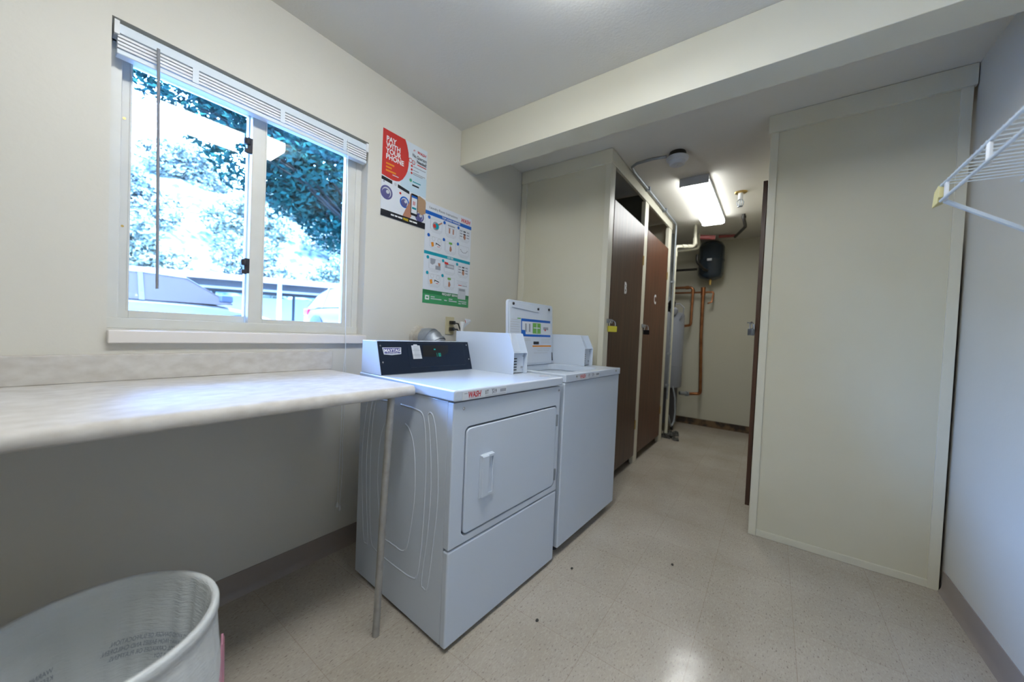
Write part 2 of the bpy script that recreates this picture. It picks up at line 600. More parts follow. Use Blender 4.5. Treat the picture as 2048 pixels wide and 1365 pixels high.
# ------------------------------------------------------------------ window
FY = 0.055
r_ = MB()
r_.box(WX0, WX0 + 0.03, FY, FY + 0.07, WZ0, WZ1)
r_.box(WX1 - 0.03, WX1, FY, FY + 0.07, WZ0, WZ1)
r_.box(WX0, WX1, FY, FY + 0.07, WZ1 - 0.05, WZ1)
r_.box(WX0, WX1, FY - 0.004, FY + 0.07, WZ0, WZ0 + 0.036)
win = struct(r_.build('window_1', VINYL, bevel=0.002), 'white two-pane sliding window frame')
def sash(x0, x1, y0, y1, z0, z1, wl_, wr_, wb, wt, nm='sash'):
    bb = MB()
    bb.box(x0, x0 + wl_, y0, y1, z0, z1)
    bb.box(x1 - wr_, x1, y0, y1, z0, z1)
    bb.box(x0 + wl_, x1 - wr_, y0, y1, z0, z0 + wb)
    bb.box(x0 + wl_, x1 - wr_, y0, y1, z1 - wt, z1)
    # glazing bead
    t = 0.006
    bb.box(x0 + wl_ - t, x0 + wl_, y0 - 0.002, y0, z0 + wb, z1 - wt)
    o = bb.build(nm, VINYL, win, bevel=0.002)
    gg = MB().box(x0 + wl_ - 0.002, x1 - wr_ + 0.002, (y0 + y1) / 2 - 0.002, (y0 + y1) / 2 + 0.002, z0 + wb - 0.002, z1 - wt + 0.002)
    gg.build('glass_pane', GLASS, o, smooth=0)
    return o
ls = sash(WX0 + 0.03, -0.278, 0.092, 0.118, WZ0 + 0.036, WZ1 - 0.05, 0.028, 0.03, 0.026, 0.03)
rs = sash(-0.305, WX1 - 0.03, 0.058, 0.084, WZ0 + 0.02, WZ1 - 0.05, 0.052, 0.052, 0.034, 0.03)
for z in (1.835, 1.345):
    bb = MB()
    bb.box(-0.322, -0.304, 0.055, 0.072, z - 0.03, z + 0.03)
    bb.lathe([(0.011, -0.012), (0.013, 0.0), (0.011, 0.012)], (-0.322, 0.056, z + 0.012), 12)
    bb.box(-0.333, -0.315, 0.048, 0.06, z - 0.035, z - 0.018)
    bb.build('sash_latch', RUBBER, rs, bevel=0.002)['label'] = 'dark sash latch'
bb = MB()
for z in (1.42, 1.78):
    bb.lathe([(0.004, -0.002), (0.003, 0.0)], (WX0 + 0.04, 0.091, z), 8, 'y')
bb.build('frame_screw', BRASS, win)
# stool (inner sill board)
b = MB((-0.26, 0, 1.03)).box(-0.700, 0.185, -0.024, 0.056, 1.028, 1.070)
struct(b.build('trim_2', SILLP, bevel=0.004), 'white painted window stool board')
# white window wall returns are part of wall_window; blind hangs in the opening
bl = thing('window_blind', (-0.26, 0.02, 2.04), 'white horizontal blind pulled fully up at the top of the window', 'blind')
OB = (-0.26, 0.02, 2.04)
MB(OB).box(-0.694, 0.170, -0.004, 0.034, 2.004, 2.034).build('head_rail', WIREW, bl, bevel=0.002)
bb = MB(OB)
for k in range(4):
    z = 1.960 + k * 0.0110
    bb.prism([(-0.002, z), (0.014, z + 0.002), (0.030, z), (0.030, z + 0.0072), (0.014, z + 0.0092), (-0.002, z + 0.0072)], -0.688, 0.164, 'x')
bb.build('slat_stack', WHITEP, bl, smooth=0)
MB(OB).box(-0.690, 0.166, -0.003, 0.031, 1.940, 1.956).build('bottom_rail', WIREW, bl, bevel=0.003)
for x in (-0.50, -0.22, 0.05):
    MB(OB).box(x - 0.009, x + 0.009, -0.0055, -0.004, 1.955, 2.006).build('ladder_tape', WIREW, bl, bevel=0.001)
for x in (-0.690, 0.166):
    MB(OB).box(x - 0.006, x + 0.006, -0.008, 0.036, 1.998, 2.040).build('mounting_bracket', WHITEP, bl, bevel=0.001)
MB(OB).tube([(-0.598, -0.016, 2.005), (-0.597, -0.02, 1.9), (-0.590, -0.022, 1.212)], 0.0042, 8).build('tilt_wand', WANDM, bl)
cd = MB(OB)
cd.tube([(0.060, -0.012, 2.01), (0.060, -0.03, 1.6), (0.068, -0.032, 1.10), (0.070, -0.034, 1.0)], 0.0016, 6)
cd.tube([(0.070, -0.034, 1.0), (0.062, -0.030, 0.85), (0.066, -0.028, 0.6), (0.062, -0.028, 0.42), (0.058, -0.028, 0.255)], 0.0014, 6)
cd.tube([(0.070, -0.034, 1.0), (0.078, -0.030, 0.8), (0.074, -0.028, 0.55), (0.078, -0.028, 0.42), (0.070, -0.028, 0.235)], 0.0014, 6)
co = cd.build('lift_cord', WHITEP, bl)
for (x, z) in ((0.058, 0.255), (0.070, 0.235)):
    MB(OB).lathe([(0.001, 0.0), (0.004, -0.006), (0.007, -0.022), (0.006, -0.027)], (x, -0.028, z), 10).build('cord_tassel', WHITEP, co)

# ------------------------------------------------------------------ folding counter
OC = (-1.1, -0.33, 0.89)
ct = thing('folding_counter', OC, 'long beige laminate counter shelf along the wall under the window', 'counter')
XE, YF, ZT, ZB = -0.004, -0.655, 0.907, 0.870
prof = [(-0.002, ZB), (YF + 0.010, ZB), (YF + 0.003, ZB + 0.003), (YF, ZB + 0.011), (YF, ZT - 0.016), (YF + 0.004, ZT - 0.006), (YF + 0.013, ZT), (-0.002, ZT)]
MB(OC).prism(prof, -2.29, XE, 'x').build('countertop', LAM, ct, bevel=0.0015)
MB(OC).prism(rrect(-2.29, 0.014, ZT, 0.992, 0.008), -0.022, -0.002, 'y').build('backsplash', LAM, ct, bevel=0.003)
# the backsplash stops short of the counter end like in the photo
pb = MB(OC)
pb.tube([(-0.096, -0.598, 0.0), (-0.094, -0.615, 0.5), (-0.090, -0.632, 0.872)], 0.0125, 16)
pb.build('support_pipe', POSTM, ct)['label'] = 'grey slightly leaning support pipe'

# ------------------------------------------------------------------ coin boxes
def coin_box(parent, origin, x0, x1, yb, yf_top, yf, z0, zt, zm):
    prof = [(yb, z0), (yf, z0), (yf, zm), (yf_top, zt), (yb, zt)]
    bb = MB(origin)
    bb.prism(prof, x0, x0 + 0.003, 'x')
    bb.prism(prof, x1 - 0.003, x1, 'x')
    bb.box(x0 + 0.003, x1 - 0.003, yf_top + 0.045, yb, z0, zt)          # main body, set back at the front
    bb.box(x0 + 0.003, x1 - 0.003, yf + 0.002, yf_top + 0.045, zm - 0.004, zm)   # ledge
    bb.hexa([(x0 + 0.003, yf + 0.01, zm), (x1 - 0.003, yf + 0.04, zm), (x1 - 0.003, yf_top + 0.05, zm), (x0 + 0.003, yf_top + 0.05, zm)],
            [(x0 + 0.05, yf_top + 0.03, zt), (x1 - 0.003, yf_top + 0.044, zt), (x1 - 0.003, yf_top + 0.05, zt), (x0 + 0.003, yf_top + 0.05, zt)])
    cb = bb.build('coin_box', APPL, parent, bevel=0.0012)
    # lower recessed pay door with slots
    pd_ = MB(origin)
    pd_.box(x0 + 0.006, x1 - 0.006, yf + 0.022, yf + 0.03, z0 + 0.004, zm - 0.006)
    d = pd_.build('pay_door', APPL2, cb, bevel=0.001)
    sl = MB(origin)
    for k in range(5):
        z = z0 + 0.016 + k * 0.014
        sl.box(x0 + 0.008, x0 + 0.05, yf + 0.0195, yf + 0.022, z, z + 0.005)
    sl.build('coin_slot', RUBBER, cb)
    MB(origin).lathe([(0.006, -0.006), (0.006, 0.0)], (x1 - 0.022, yf + 0.022, z0 + 0.03), 14, 'y').build('lock_barrel', CHROME, cb)
    MB(origin).lathe([(0.003, -0.002), (0.003, 0.0)], (x1 - 0.012, yf + 0.022, zm - 0.02), 10, 'y').build('lock_screw', CHROME, cb)
    return cb

def wash_sticker(parent, x0, x1, z0, z1, y):
    w = x1 - x0
    h = z1 - z0
    st = MB().box(x0, x1, y, y + 0.0006, z0, z1).build('sticker', PAPER, parent, smooth=0)
    t = MB()
    t.use(INKR2)
    t.text('WASH', h * 0.98, (x0 + w * 0.11, y - 0.0004, z0 + h * 0.24), (1, 0, 0), (0, 0, 1), off=h * 0.03, shear=0.2, sx=0.76)
    t.use(INKK)
    t.text('IIT', h * 0.74, (x0 + w * 0.48, y - 0.0004, z0 + h * 0.34), (1, 0, 0), (0, 0, 1), sx=0.8)
    t.text('519', h * 0.74, (x0 + w * 0.64, y - 0.0004, z0 + h * 0.34), (1, 0, 0), (0, 0, 1), sx=0.8)
    t.use(INKG)
    for k in range(11):
        xx = x0 + w * (0.84 + 0.0135 * k)
        t.box(xx, xx + w * 0.009, y - 0.0004, y, z0 + h * 0.40, z0 + h * 0.78)
    t.box(x0 + w * 0.04, x0 + w * 0.10, y - 0.0004, y, z0 + h * 0.72, z0 + h * 0.80)
    t.box(x0 + w * 0.62, x0 + w * 0.70, y - 0.0004, y, z0 + h * 0.86, z0 + h * 0.91)
    t.use(INKLG)
    t.box(x0 + w * 0.49, x0 + w * 0.98, y - 0.0004, y, z0 + h * 0.06, z0 + h * 0.22)
    t.box(x0 + w * 0.14, x0 + w * 0.44, y - 0.0004, y, z0 + h * 0.12, z0 + h * 0.17)
    t.build('lettering', None, st, smooth=0)

# ------------------------------------------------------------------ dryer
dr = thing('clothes_dryer', (0.0, -0.8496, 0.0), 'white front-loading coin dryer with navy control panel, next to the counter', 'dryer', rz=-0.0558)
Wd = 0.686
MB().box(0.003, Wd - 0.003, 0.030, 0.62, 0.014, 0.872).build('cabinet', APPL, dr, bevel=0.004)
# pressed ridges on the side
rd = MB()
def ridge(pts, mir=False):
    P = [(0.003, y, z) for (y, z) in pts]
    # smooth the polyline
    Q = []
    for i in range(len(P) - 1):
        p0 = Vector(P[max(i - 1, 0)]); p1 = Vector(P[i]); p2 = Vector(P[i + 1]); p3 = Vector(P[min(i + 2, len(P) - 1)])
        for k in range(5):
            t = k / 5
            Q.append(0.5 * ((2 * p1) + (-p0 + p2) * t + (2 * p0 - 5 * p1 + 4 * p2 - p3) * t * t + (-p0 + 3 * p1 - 3 * p2 + p3) * t ** 3))
    Q.append(Vector(P[-1]))
    rd.tube([q + Vector((0.0030, 0, 0)) for q in Q], 0.0050, 10)
A_ = [(0.275, 0.745), (0.252, 0.733), (0.224, 0.692), (0.206, 0.61), (0.201, 0.49), (0.213, 0.39), (0.235, 0.285), (0.262, 0.252), (0.31, 0.248), (0.36, 0.250)]
B_ = [(0.31, 0.815), (0.212, 0.813), (0.170, 0.800), (0.151, 0.74), (0.141, 0.627), (0.141, 0.474), (0.15, 0.316), (0.168, 0.20), (0.20, 0.176), (0.27, 0.171), (0.33, 0.170)]
C_ = [(0.128, 0.816), (0.110, 0.805), (0.092, 0.752), (0.073, 0.623), (0.069, 0.498), (0.085, 0.343), (0.106, 0.188), (0.128, 0.172), (0.141, 0.195), (0.118, 0.368), (0.108, 0.523), (0.113, 0.635), (0.127, 0.745), (0.139, 0.800), (0.128, 0.816)]
for L in (A_, B_, C_):
    ridge(L)
    ridge([(0.66 - y, z) for (y, z) in L])
rd.build('side_ridge', APPL, dr)
# front panels
fp = MB()
def ring_panel(bb, x0, x1, z0, z1, hole, y0, y1):
    n = len(hole)
    cx = sum(p[0] for p in hole) / n
    cz = sum(p[1] for p in hole) / n
    outer = []
    for (px, pz) in hole:
        dx, dz = px - cx, pz - cz
        t = min(((x1 - cx) if dx > 0 else (cx - x0)) / max(abs(dx), 1e-9), ((z1 - cz) if dz > 0 else (cz - z0)) / max(abs(dz), 1e-9))
        outer.append([cx + dx * t, cz + dz * t])
    # snap the nearest outer point to each corner
    for c in ((x0, z0), (x1, z0), (x0, z1), (x1, z1)):
        k = min(range(n), key=lambda i: (outer[i][0] - c[0]) ** 2 + (outer[i][1] - c[1]) ** 2)
        outer[k] = list(c)
    O0 = [(p[0], y0, p[1]) for p in outer]
    I0 = [(p[0], y0, p[1]) for p in hole]
    I1 = [(p[0], y1, p[1]) for p in hole]
    O1 = [(p[0], y1, p[1]) for p in outer]
    b0 = len(bb.v)
    vs = O0 + I0 + I1 + O1
    fs = []
    for i in range(n):
        j = (i + 1) % n
        fs += [(i, j, n + j, n + i), (n + i, n + j, 2 * n + j, 2 * n + i), (3 * n + i, 2 * n + i, 2 * n + j, 3 * n + j), (i, 3 * n + i, 3 * n + j, j)]
    bb._vf(vs, fs)
hole = rrect(0.060, 0.662, 0.386, 0.778, 0.022)
ring_panel(fp, 0.0, Wd, 0.361, 0.869, hole, 0.0, 0.029)
fp.build('front_panel', APPL, dr, bevel=0.004, smooth=30)
MB().box(0.0, Wd, 0.0, 0.029, 0.016, 0.355).build('lower_panel', APPL, dr, bevel=0.007, seg=3)
MB().box(0.05, Wd - 0.05, 0.02, 0.029, 0.37, 0.79).build('door_backing', RUBBER, dr)
door = MB().prism(rrect(0.0655, 0.656, 0.392, 0.772, 0.020), -0.002, 0.022, 'y').build('door', APPL, dr, bevel=0.004, seg=3)
hd = MB()
hd.box(0.136, 0.204, -0.008, -0.001, 0.500, 0.662)
hd.box(0.138, 0.172, -0.019, -0.006, 0.505, 0.657)
hd.box(0.138, 0.204, -0.016, -0.006, 0.648, 0.660)
hd.box(0.138, 0.204, -0.012, -0.006, 0.502, 0.512)
hd.box(0.199, 0.204, -0.012, -0.006, 0.505, 0.655)
hd.build('handle', APPL, door, bevel=0.003)
for z0, z1 in ((0.677, 0.733), (0.414, 0.470)):
    MB().box(0.6565, 0.668, -0.005, 0.002, z0, z1).build('hinge', STEEL, dr, bevel=0.0015)
for x, z in ((0.046, 0.846), (0.668, 0.850)):
    MB().lathe([(0.0055, 0.001), (0.0055, -0.002), (0.003, -0.004)], (x, 0, z), 14, 'y').build('screw', CHROME, dr)
MB().box(-0.006, Wd + 0.004, -0.010, 0.622, 0.874, 0.914).build('top_panel', APPL, dr, bevel=0.007, seg=3)
wash_sticker(dr, 0.028, 0.262, 0.877, 0.9065, -0.0108)
for x, y in ((0.05, 0.06), (0.63, 0.06), (0.05, 0.57), (0.63, 0.57)):
    MB().lathe([(0.018, 0.0), (0.018, 0.010), (0.010, 0.012), (0.010, 0.016)], (x, y, 0), 14).build('foot', RUBBER, dr)
# console
cs = MB().prism([(0.609, 0.914), (0.447, 0.914), (0.491, 1.058), (0.606, 1.056)], -0.004, 0.522, 'x').build('console', APPL, dr, bevel=0.002)
def sl(x, s_, off=0.0):   # point on the slanted console face
    y = 0.447 + 0.044 * s_
    z = 0.914 + 0.144 * s_
    nv = Vector((0, -0.144, 0.044)).normalized()
    return Vector((x, y, z)) + nv * off
def slab(bb, poly, o0, o1):
    return bb.loft([[sl(x, s_, o0) for (x, s_) in poly], [sl(x, s_, o1) for (x, s_) in poly]])
SD = Vector((0, 0.044, 0.144)).normalized()
cp = slab(MB(), [(-0.003, 0.015), (0.520, 0.015), (0.520, 0.985), (-0.003, 0.985)], 0.0, 0.0022).build('control_panel', NAVY, cs, smooth=0)
slab(MB().use(NAVY2), [(p[0], p[1] / 0.15) for p in rrect(0.141, 0.482, 0.026, 0.141, 0.008)], 0.0022, 0.0034).build('membrane_frame', None, cs, smooth=0)
slab(MB().use(NAVY), [(p[0], p[1] / 0.15) for p in rrect(0.1435, 0.4795, 0.0285, 0.1385, 0.007)], 0.0034, 0.0040).build('membrane', None, cs, smooth=0)
slab(MB().use(BLACK), [(0.218, 0.50), (0.322, 0.48), (0.372, 0.62), (0.379, 0.84), (0.375, 0.86), (0.222, 0.86)], 0.0040, 0.0046).build('display', None, cs, smooth=0)
dg_ = MB().use(GREEND)
dg_.text('1 00', 0.026, sl(0.296, 0.49, 0.0052), (1, 0, 0), SD, off=0.0003, sx=0.62)
slab(dg_, [(0.286, 0.71), (0.296, 0.71), (0.296, 0.745), (0.286, 0.745)], 0.0046, 0.0050)
dg_.build('display_digits', None, cs, smooth=0)
lb = MB().use(INKLG)
slab(lb, [(0.163, 0.44), (0.211, 0.44), (0.207, 0.855), (0.195, 0.855), (0.192, 0.89), (0.174, 0.89), (0.171, 0.855), (0.161, 0.855)], 0.0040, 0.0046)
lb.use(INKG)
for s_ in (0.49, 0.53, 0.58, 0.62, 0.67, 0.72, 0.76, 0.81):
    slab(lb, [(0.172, s_), (0.2, s_), (0.2, s_ + 0.012), (0.172, s_ + 0.012)], 0.0046, 0.0048)
for s_ in (0.555, 0.695):
    slab(lb, [(0.163, s_), (0.209, s_), (0.209, s_ + 0.010), (0.163, s_ + 0.010)], 0.0046, 0.0048)
lb.build('instruction_label', None, cs, smooth=0)
bd = MB().use(INKLG)
slab(bd, [(0.020, 0.60), (0.058, 0.575), (0.104, 0.60), (0.108, 0.80), (0.016, 0.80)], 0.0022, 0.0032)
bd.use(INKP)
slab(bd, [(0.024, 0.625), (0.058, 0.605), (0.100, 0.625), (0.104, 0.785), (0.020, 0.785)], 0.0032, 0.0036)
bd.use(INKW)
bd.text('MAYTAG', 0.0195, sl(0.0625, 0.665, 0.0042), (1, 0, 0), SD, off=0.0003, align='CENTER', sx=1.02)
bd.text('COMMERCIAL', 0.0085, sl(0.0625, 0.612, 0.0042), (1, 0, 0), SD, align='CENTER')
bd.build('maker_badge', None, cs, smooth=0)
for x, s_ in ((0.008, 0.855), (0.010, 0.37), (0.505, 0.87), (0.507, 0.37)):
    bb = MB()
    slab(bb, [(x + 0.004 * math.cos(a * PI / 5), s_ + 0.028 * math.sin(a * PI / 5)) for a in range(10)], 0.0022, 0.004)
    bb.build('panel_screw', CHROME, cs)
coin_box(dr, (0, 0, 0), 0.538, 0.650, 0.600, 0.218, 0.181, 0.914, 1.114, 1.020)
# faint pink print on the dryer top
t = MB().use(INKR2)
t.text('IMPORTANT', 0.010, (0.60, 0.065, 0.9144), (1, 0, 0), (0, 1, 0))
t.use(INKLG)
for k in range(3): t.box(0.585, 0.675 - 0.01 * k, 0.055 - 0.008 * k, 0.057 - 0.008 * k, 0.914, 0.9144)
t.build('top_print', None, dr, smooth=0)

# ------------------------------------------------------------------ washer
ws = thing('washing_machine', (0.729, -0.8859, 0.0), 'white top-loading coin washer with its lid standing open, beside the closet', 'washing machine', rz=-0.0372)
Ww = 0.704
MB().box(0.0, Ww, 0.0, 0.66, 0.045, 0.878).build('cabinet', APPL, ws, bevel=0.006, seg=3)
for x, y in ((0.06, 0.06), (0.64, 0.06), (0.06, 0.6), (0.64, 0.6)):
    MB().lathe([(0.022, 0.0), (0.022, 0.012), (0.010, 0.015), (0.010, 0.046)], (x, y, 0), 14).build('foot', RUBBER, ws)
# deck with opening: build in x/y then extrude in z
dk = MB()
hole = rrect(0.035, 0.535, 0.060, 0.400, 0.07, 8)
ring = MB()
ring_panel(ring, -0.003, Ww + 0.003, -0.006, 0.664, hole, 0.880, 0.920)
dk.v = [Vector((v.x, v.z, v.y)) for v in ring.v]
dk.f = ring.f
dk.m = ring.m
dk.build('top_deck', APPL, ws, bevel=0.005, smooth=30)
tb = MB()
rings = []
for (sc, z) in ((1.0, 0.879), (0.93, 0.868), (0.80, 0.862), (0.78, 0.84)):
    rings.append([(0.285 + (p[0] - 0.285) * sc, 0.230 + (p[1] - 0.230) * sc, z) for p in hole])
rings.append([(0.285 + 0.20 * (p[0] - 0.285) / max(math.hypot(p[0] - 0.285, p[1] - 0.23), 0.01), 0.230 + 0.15 * (p[1] - 0.230) / max(math.hypot(p[0] - 0.285, p[1] - 0.23), 0.01), 0.60) for p in hole])
tb.loft(rings[::-1], cap=False)
tb._vf([Vector(p) for p in rings[-1]], [tuple(range(len(hole)))])
tb.build('wash_tub', APPL2, ws)
MB().lathe([(0.06, 0.60), (0.045, 0.68), (0.035, 0.80), (0.03, 0.84), (0.0, 0.85)], (0.285, 0.23, 0.0), 20).build('agitator', WHITEP, ws)
# lid standing open, leaning back a little
LZ, LY = 0.922, 0.392
lean = 0.05
def lidp(x, h, d):   # h up along lid, d thickness toward the back
    return Vector((x, LY + h * math.sin(lean) + d * math.cos(lean), LZ + h * math.cos(lean) - d * math.sin(lean)))
lp = rrect(0.032, 0.515, 0.0, 0.388, 0.018)
bb = MB()
bb.loft([[lidp(x, h, 0.0) for (x, h) in lp], [lidp(x, h, 0.018) for (x, h) in lp]])
lid = bb.build('lid', APPL, ws, bevel=0.004, smooth=30)
lp2 = rrect(0.046, 0.500, 0.012, 0.372, 0.012)
bb = MB()
bb.loft([[lidp(x, h, -0.003) for (x, h) in lp2], [lidp(x, h, 0.002) for (x, h) in lp2]])
bb.build('lid_liner', APPL2, lid, bevel=0.002, smooth=30)
def lid_tex():
    t = MB()
    U, V = lidp(1, 0, 0) - lidp(0, 0, 0), lidp(0, 1, 0) - lidp(0, 0, 0)
    def q(M, x0, x1, h0, h1, off=-0.0038):
        t.use(M)
        t.loft([[lidp(x, h, off) for (x, h) in ((x0, h0), (x1, h0), (x1, h1), (x0, h1))], [lidp(x, h, off + 0.0006) for (x, h) in ((x0, h0), (x1, h0), (x1, h1), (x0, h1))]])
    q(PAPER, 0.155, 0.482, 0.190, 0.290, -0.0036)
    q(INKB, 0.155, 0.480, 0.268, 0.284)
    q(INKB, 0.165, 0.482, 0.176, 0.190)
    q(INKB, 0.155, 0.163, 0.19, 0.27)
    q(INKB, 0.163, 0.20, 0.19, 0.215)
    for k in range(2): q(INKG, 0.195 + 0.04 * k, 0.210 + 0.04 * k, 0.205, 0.255)
    q(INKLIME, 0.275, 0.365, 0.196, 0.262)
    q(PAPER, 0.318, 0.324, 0.20, 0.258, -0.0044)
    q(PAPER, 0.285, 0.355, 0.228, 0.234, -0.0044)
    q(INKG, 0.395, 0.455, 0.222, 0.240)
    q(INKR, 0.41, 0.425, 0.215, 0.226, -0.0044)
    q(INKK, 0.285, 0.345, 0.128, 0.146)
    q(INKO, 0.275, 0.490, 0.112, 0.122)
    for (x0, x1, h) in ((0.06, 0.125, .272), (0.05, 0.14, .258), (0.055, 0.13, .244), (0.05, 0.14, .23), (0.058, .135, .216), (.05, .14, .202), (.055, .13, .188), (.05, .14, .172), (.06, .13, .158),
                        (0.37, 0.48, .16), (0.375, 0.47, .148), (.37, .48, .136), (.29, .48, .098), (.33, .39, .086), (.40, .47, .086), (.29, .45, .072), (.17, .25, .16), (.17, .25, .15)):
        q(INKLG, x0, x1, h, h + 0.004)
    q(INKLIME, 0.118, 0.150, .280, .285)
    return t
lid_tex().build('instruction_label', None, lid, smooth=0)
for (x, h) in ((0.078, 0.366), (0.335, 0.352), (0.462, 0.358)):
    bb = MB()
    c = lidp(x, h, 0)
    bb.lathe([(0.008, 0.0), (0.008, -0.008), (0.005, -0.010)], c, 12, 'y')
    bb.build('lid_bumper', RUBBER, lid)
bb = MB()
bb.loft([[lidp(x, h, -0.004) for (x, h) in ((0.506, 0.02), (0.513, 0.02), (0.507, 0.075), (0.500, 0.075))], [lidp(x, h, 0.0) for (x, h) in ((0.506, 0.02), (0.513, 0.02), (0.507, 0.075), (0.500, 0.075))]])
bb.build('lid_hinge', RUBBER, lid)
bb = MB()
bb.loft([[lidp(x, h, d) for (x, h, d) in ((0.06, 0.35, -0.003), (0.33, 0.334, -0.003), (0.34, 0.33, -0.003), (0.33, 0.33, -0.003), (0.06, 0.345, -0.003))],
         [lidp(x, h, d) for (x, h, d) in ((0.06, 0.35, -0.008), (0.33, 0.334, -0.008), (0.34, 0.33, -0.008), (0.33, 0.33, -0.008), (0.06, 0.345, -0.008))]])
bb.build('lid_rib', APPL2, lid)
coin_box(ws, (0, 0, 0), 0.555, 0.672, 0.60, 0.215, 0.175, 0.920, 1.120, 1.035)
wash_sticker(ws, 0.115, 0.385, 0.884, 0.914, -0.0072)
for x in (0.108, 0.63):
    MB().lathe([(0.0055, 0.0), (0.0055, -0.003), (0.003, -0.004)], (x, -0.006, 0.905), 12, 'y').build('screw', CHROME, ws)

# ------------------------------------------------------------------ duct, outlet, plug
OD = (0.53, -0.07, 1.06)
du = thing('dryer_vent_duct', OD, 'ribbed galvanised dryer vent elbow coming out of the window wall', 'duct')
MB(OD).lathe([(0.062, -0.001), (0.070, -0.006), (0.066, -0.012), (0.054, -0.016), (0.054, -0.06)], (0.535, 0.0, 1.065), 28, 'y').build('wall_collar', PLASTER, du)
bb = MB(OD)
P = [(0.540, -0.040, 1.065), (0.542, -0.085, 1.065), (0.547, -0.118, 1.055), (0.552, -0.140, 1.030), (0.554, -0.150, 0.99), (0.555, -0.152, 0.93), (0.555, -0.15, 0.3)]
bb.tube(P, [0.056, 0.060, 0.060, 0.058, 0.058, 0.055, 0.055], 24)
bb.build('elbow', STEEL, du, smooth=25)
bb = MB(OD)
bb.tube([(0.5435, -0.098, 1.063), (0.545, -0.106, 1.060)], 0.0630, 24)
bb.tube([(0.551, -0.132, 1.042), (0.5525, -0.140, 1.032)], 0.0615, 24)
bb.build('crimp_seam', STEEL, du)
OO = (0.787, 0.0, 1.145)
ol = thing('wall_outlet', OO, 'ivory double wall outlet above the dryer', 'outlet')
MB(OO).prism(rrect(0.750, 0.824, 1.088, 1.202, 0.004), -0.006, 0.0, 'y').build('cover_plate', IVORY, ol, bevel=0.002)
for z in (1.165, 1.125):
    MB(OO).prism(rrect(0.770, 0.804, z - 0.015, z + 0.015, 0.012), -0.008, -0.006, 'y').build('receptacle', IVORY, ol)
OP = (0.80, -0.03, 1.16)
pc = thing('power_cord', OP, 'black power plugs and cord running down behind the coin box', 'cord')
MB(OP).box(0.775, 0.805, -0.040, -0.008, 1.153, 1.177).build('plug', BLACK, pc, bevel=0.004)
MB(OP).box(0.775, 0.803, -0.036, -0.008, 1.113, 1.135).build('plug', BLACK, pc, bevel=0.004)
bb = MB(OP)
bb.tube([(0.790, -0.034, 1.124), (0.800, -0.060, 1.122), (0.806, -0.075, 1.10), (0.808, -0.08, 1.05), (0.805, -0.08, 0.85)], 0.006, 8)
bb.tube([(0.790, -0.036, 1.165), (0.812, -0.055, 1.160), (0.826, -0.062, 1.12), (0.826, -0.07, 1.04), (0.82, -0.07, 0.85)], 0.0045, 8)
bb.build('cable', BLACK, pc)
OT = (0.84, -0.07, 1.15)
bb = MB(OT).use(WHITEP)
bb.tube([(0.832, -0.070, 1.10), (0.836, -0.066, 1.14), (0.842, -0.064, 1.172)], [0.010, 0.014, 0.020], 12)
bb.use(PAPER)
bb.hexa([(0.850, -0.072, 1.135), (0.905, -0.080, 1.180), (0.900, -0.080, 1.192), (0.858, -0.072, 1.196)], [(0.850, -0.070, 1.135), (0.905, -0.078, 1.180), (0.900, -0.078, 1.192), (0.858, -0.070, 1.196)])
bb.use(INKLG)
bb.hexa([(0.850, -0.0735, 1.135), (0.905, -0.0815, 1.180), (0.903, -0.0815, 1.186), (0.864, -0.0735, 1.166)], [(0.850, -0.072, 1.135), (0.905, -0.080, 1.180), (0.903, -0.080, 1.186), (0.864, -0.072, 1.166)])
bb.use(INKR)
bb.hexa([(0.852, -0.0742, 1.185), (0.860, -0.0742, 1.168), (0.864, -0.0742, 1.168), (0.856, -0.0742, 1.188)], [(0.852, -0.073, 1.185), (0.860, -0.073, 1.168), (0.864, -0.073, 1.168), (0.856, -0.073, 1.188)])
tag(bb.build('cord_tag', None, smooth=0), 'white paper tag on the cord at the wall outlet', 'tag')

# ------------------------------------------------------------------ posters
class Poster:
    def __init__(s, name, x0, x1, z0, z1, label):
        s.x0, s.x1, s.z0, s.z1 = x0, x1, z0, z1
        s.o = ((x0 + x1) / 2, 0, z0)
        s.t = thing(name, s.o, label, 'poster')
        MB(s.o).box(x0, x1, -0.0012, -0.0002, z0, z1).build('sheet', PAPER, s.t, smooth=0)
        s.b = None
    def pt(s, u, v, d=0.0016):
        return (s.x0 + (s.x1 - s.x0) * u, -d, s.z1 - (s.z1 - s.z0) * v)
    def poly(s, bb, pts, M, lay=1):
        bb.use(M)
        d0 = 0.0012 + 0.0003 * (lay - 1)
        bb.loft([[s.pt(u, v, d0) for (u, v) in pts], [s.pt(u, v, d0 + 0.0003) for (u, v) in pts]])
    def rect(s, bb, u0, u1, v0, v1, M, lay=1):
        s.poly(bb, [(u0, v0), (u1, v0), (u1, v1), (u0, v1)], M, lay)
    def disc(s, bb, u, v, r, M, lay=1, n=20):
        asp = (s.x1 - s.x0) / (s.z1 - s.z0)
        s.poly(bb, [(u + r * math.cos(2 * PI * k / n), v + r * asp * math.sin(2 * PI * k / n)) for k in range(n)], M, lay)
    def txt(s, bb, t, h, u, v, M, lay=2, off=0.0, sx=1.0, align='LEFT', shear=0):
        bb.use(M)
        d = 0.0012 + 0.0003 * lay + 0.0002
        bb.text(t, h, s.pt(u, v, d), (1, 0, 0), (0, 0, 1), off=off, sx=sx, align=align, shear=shear)

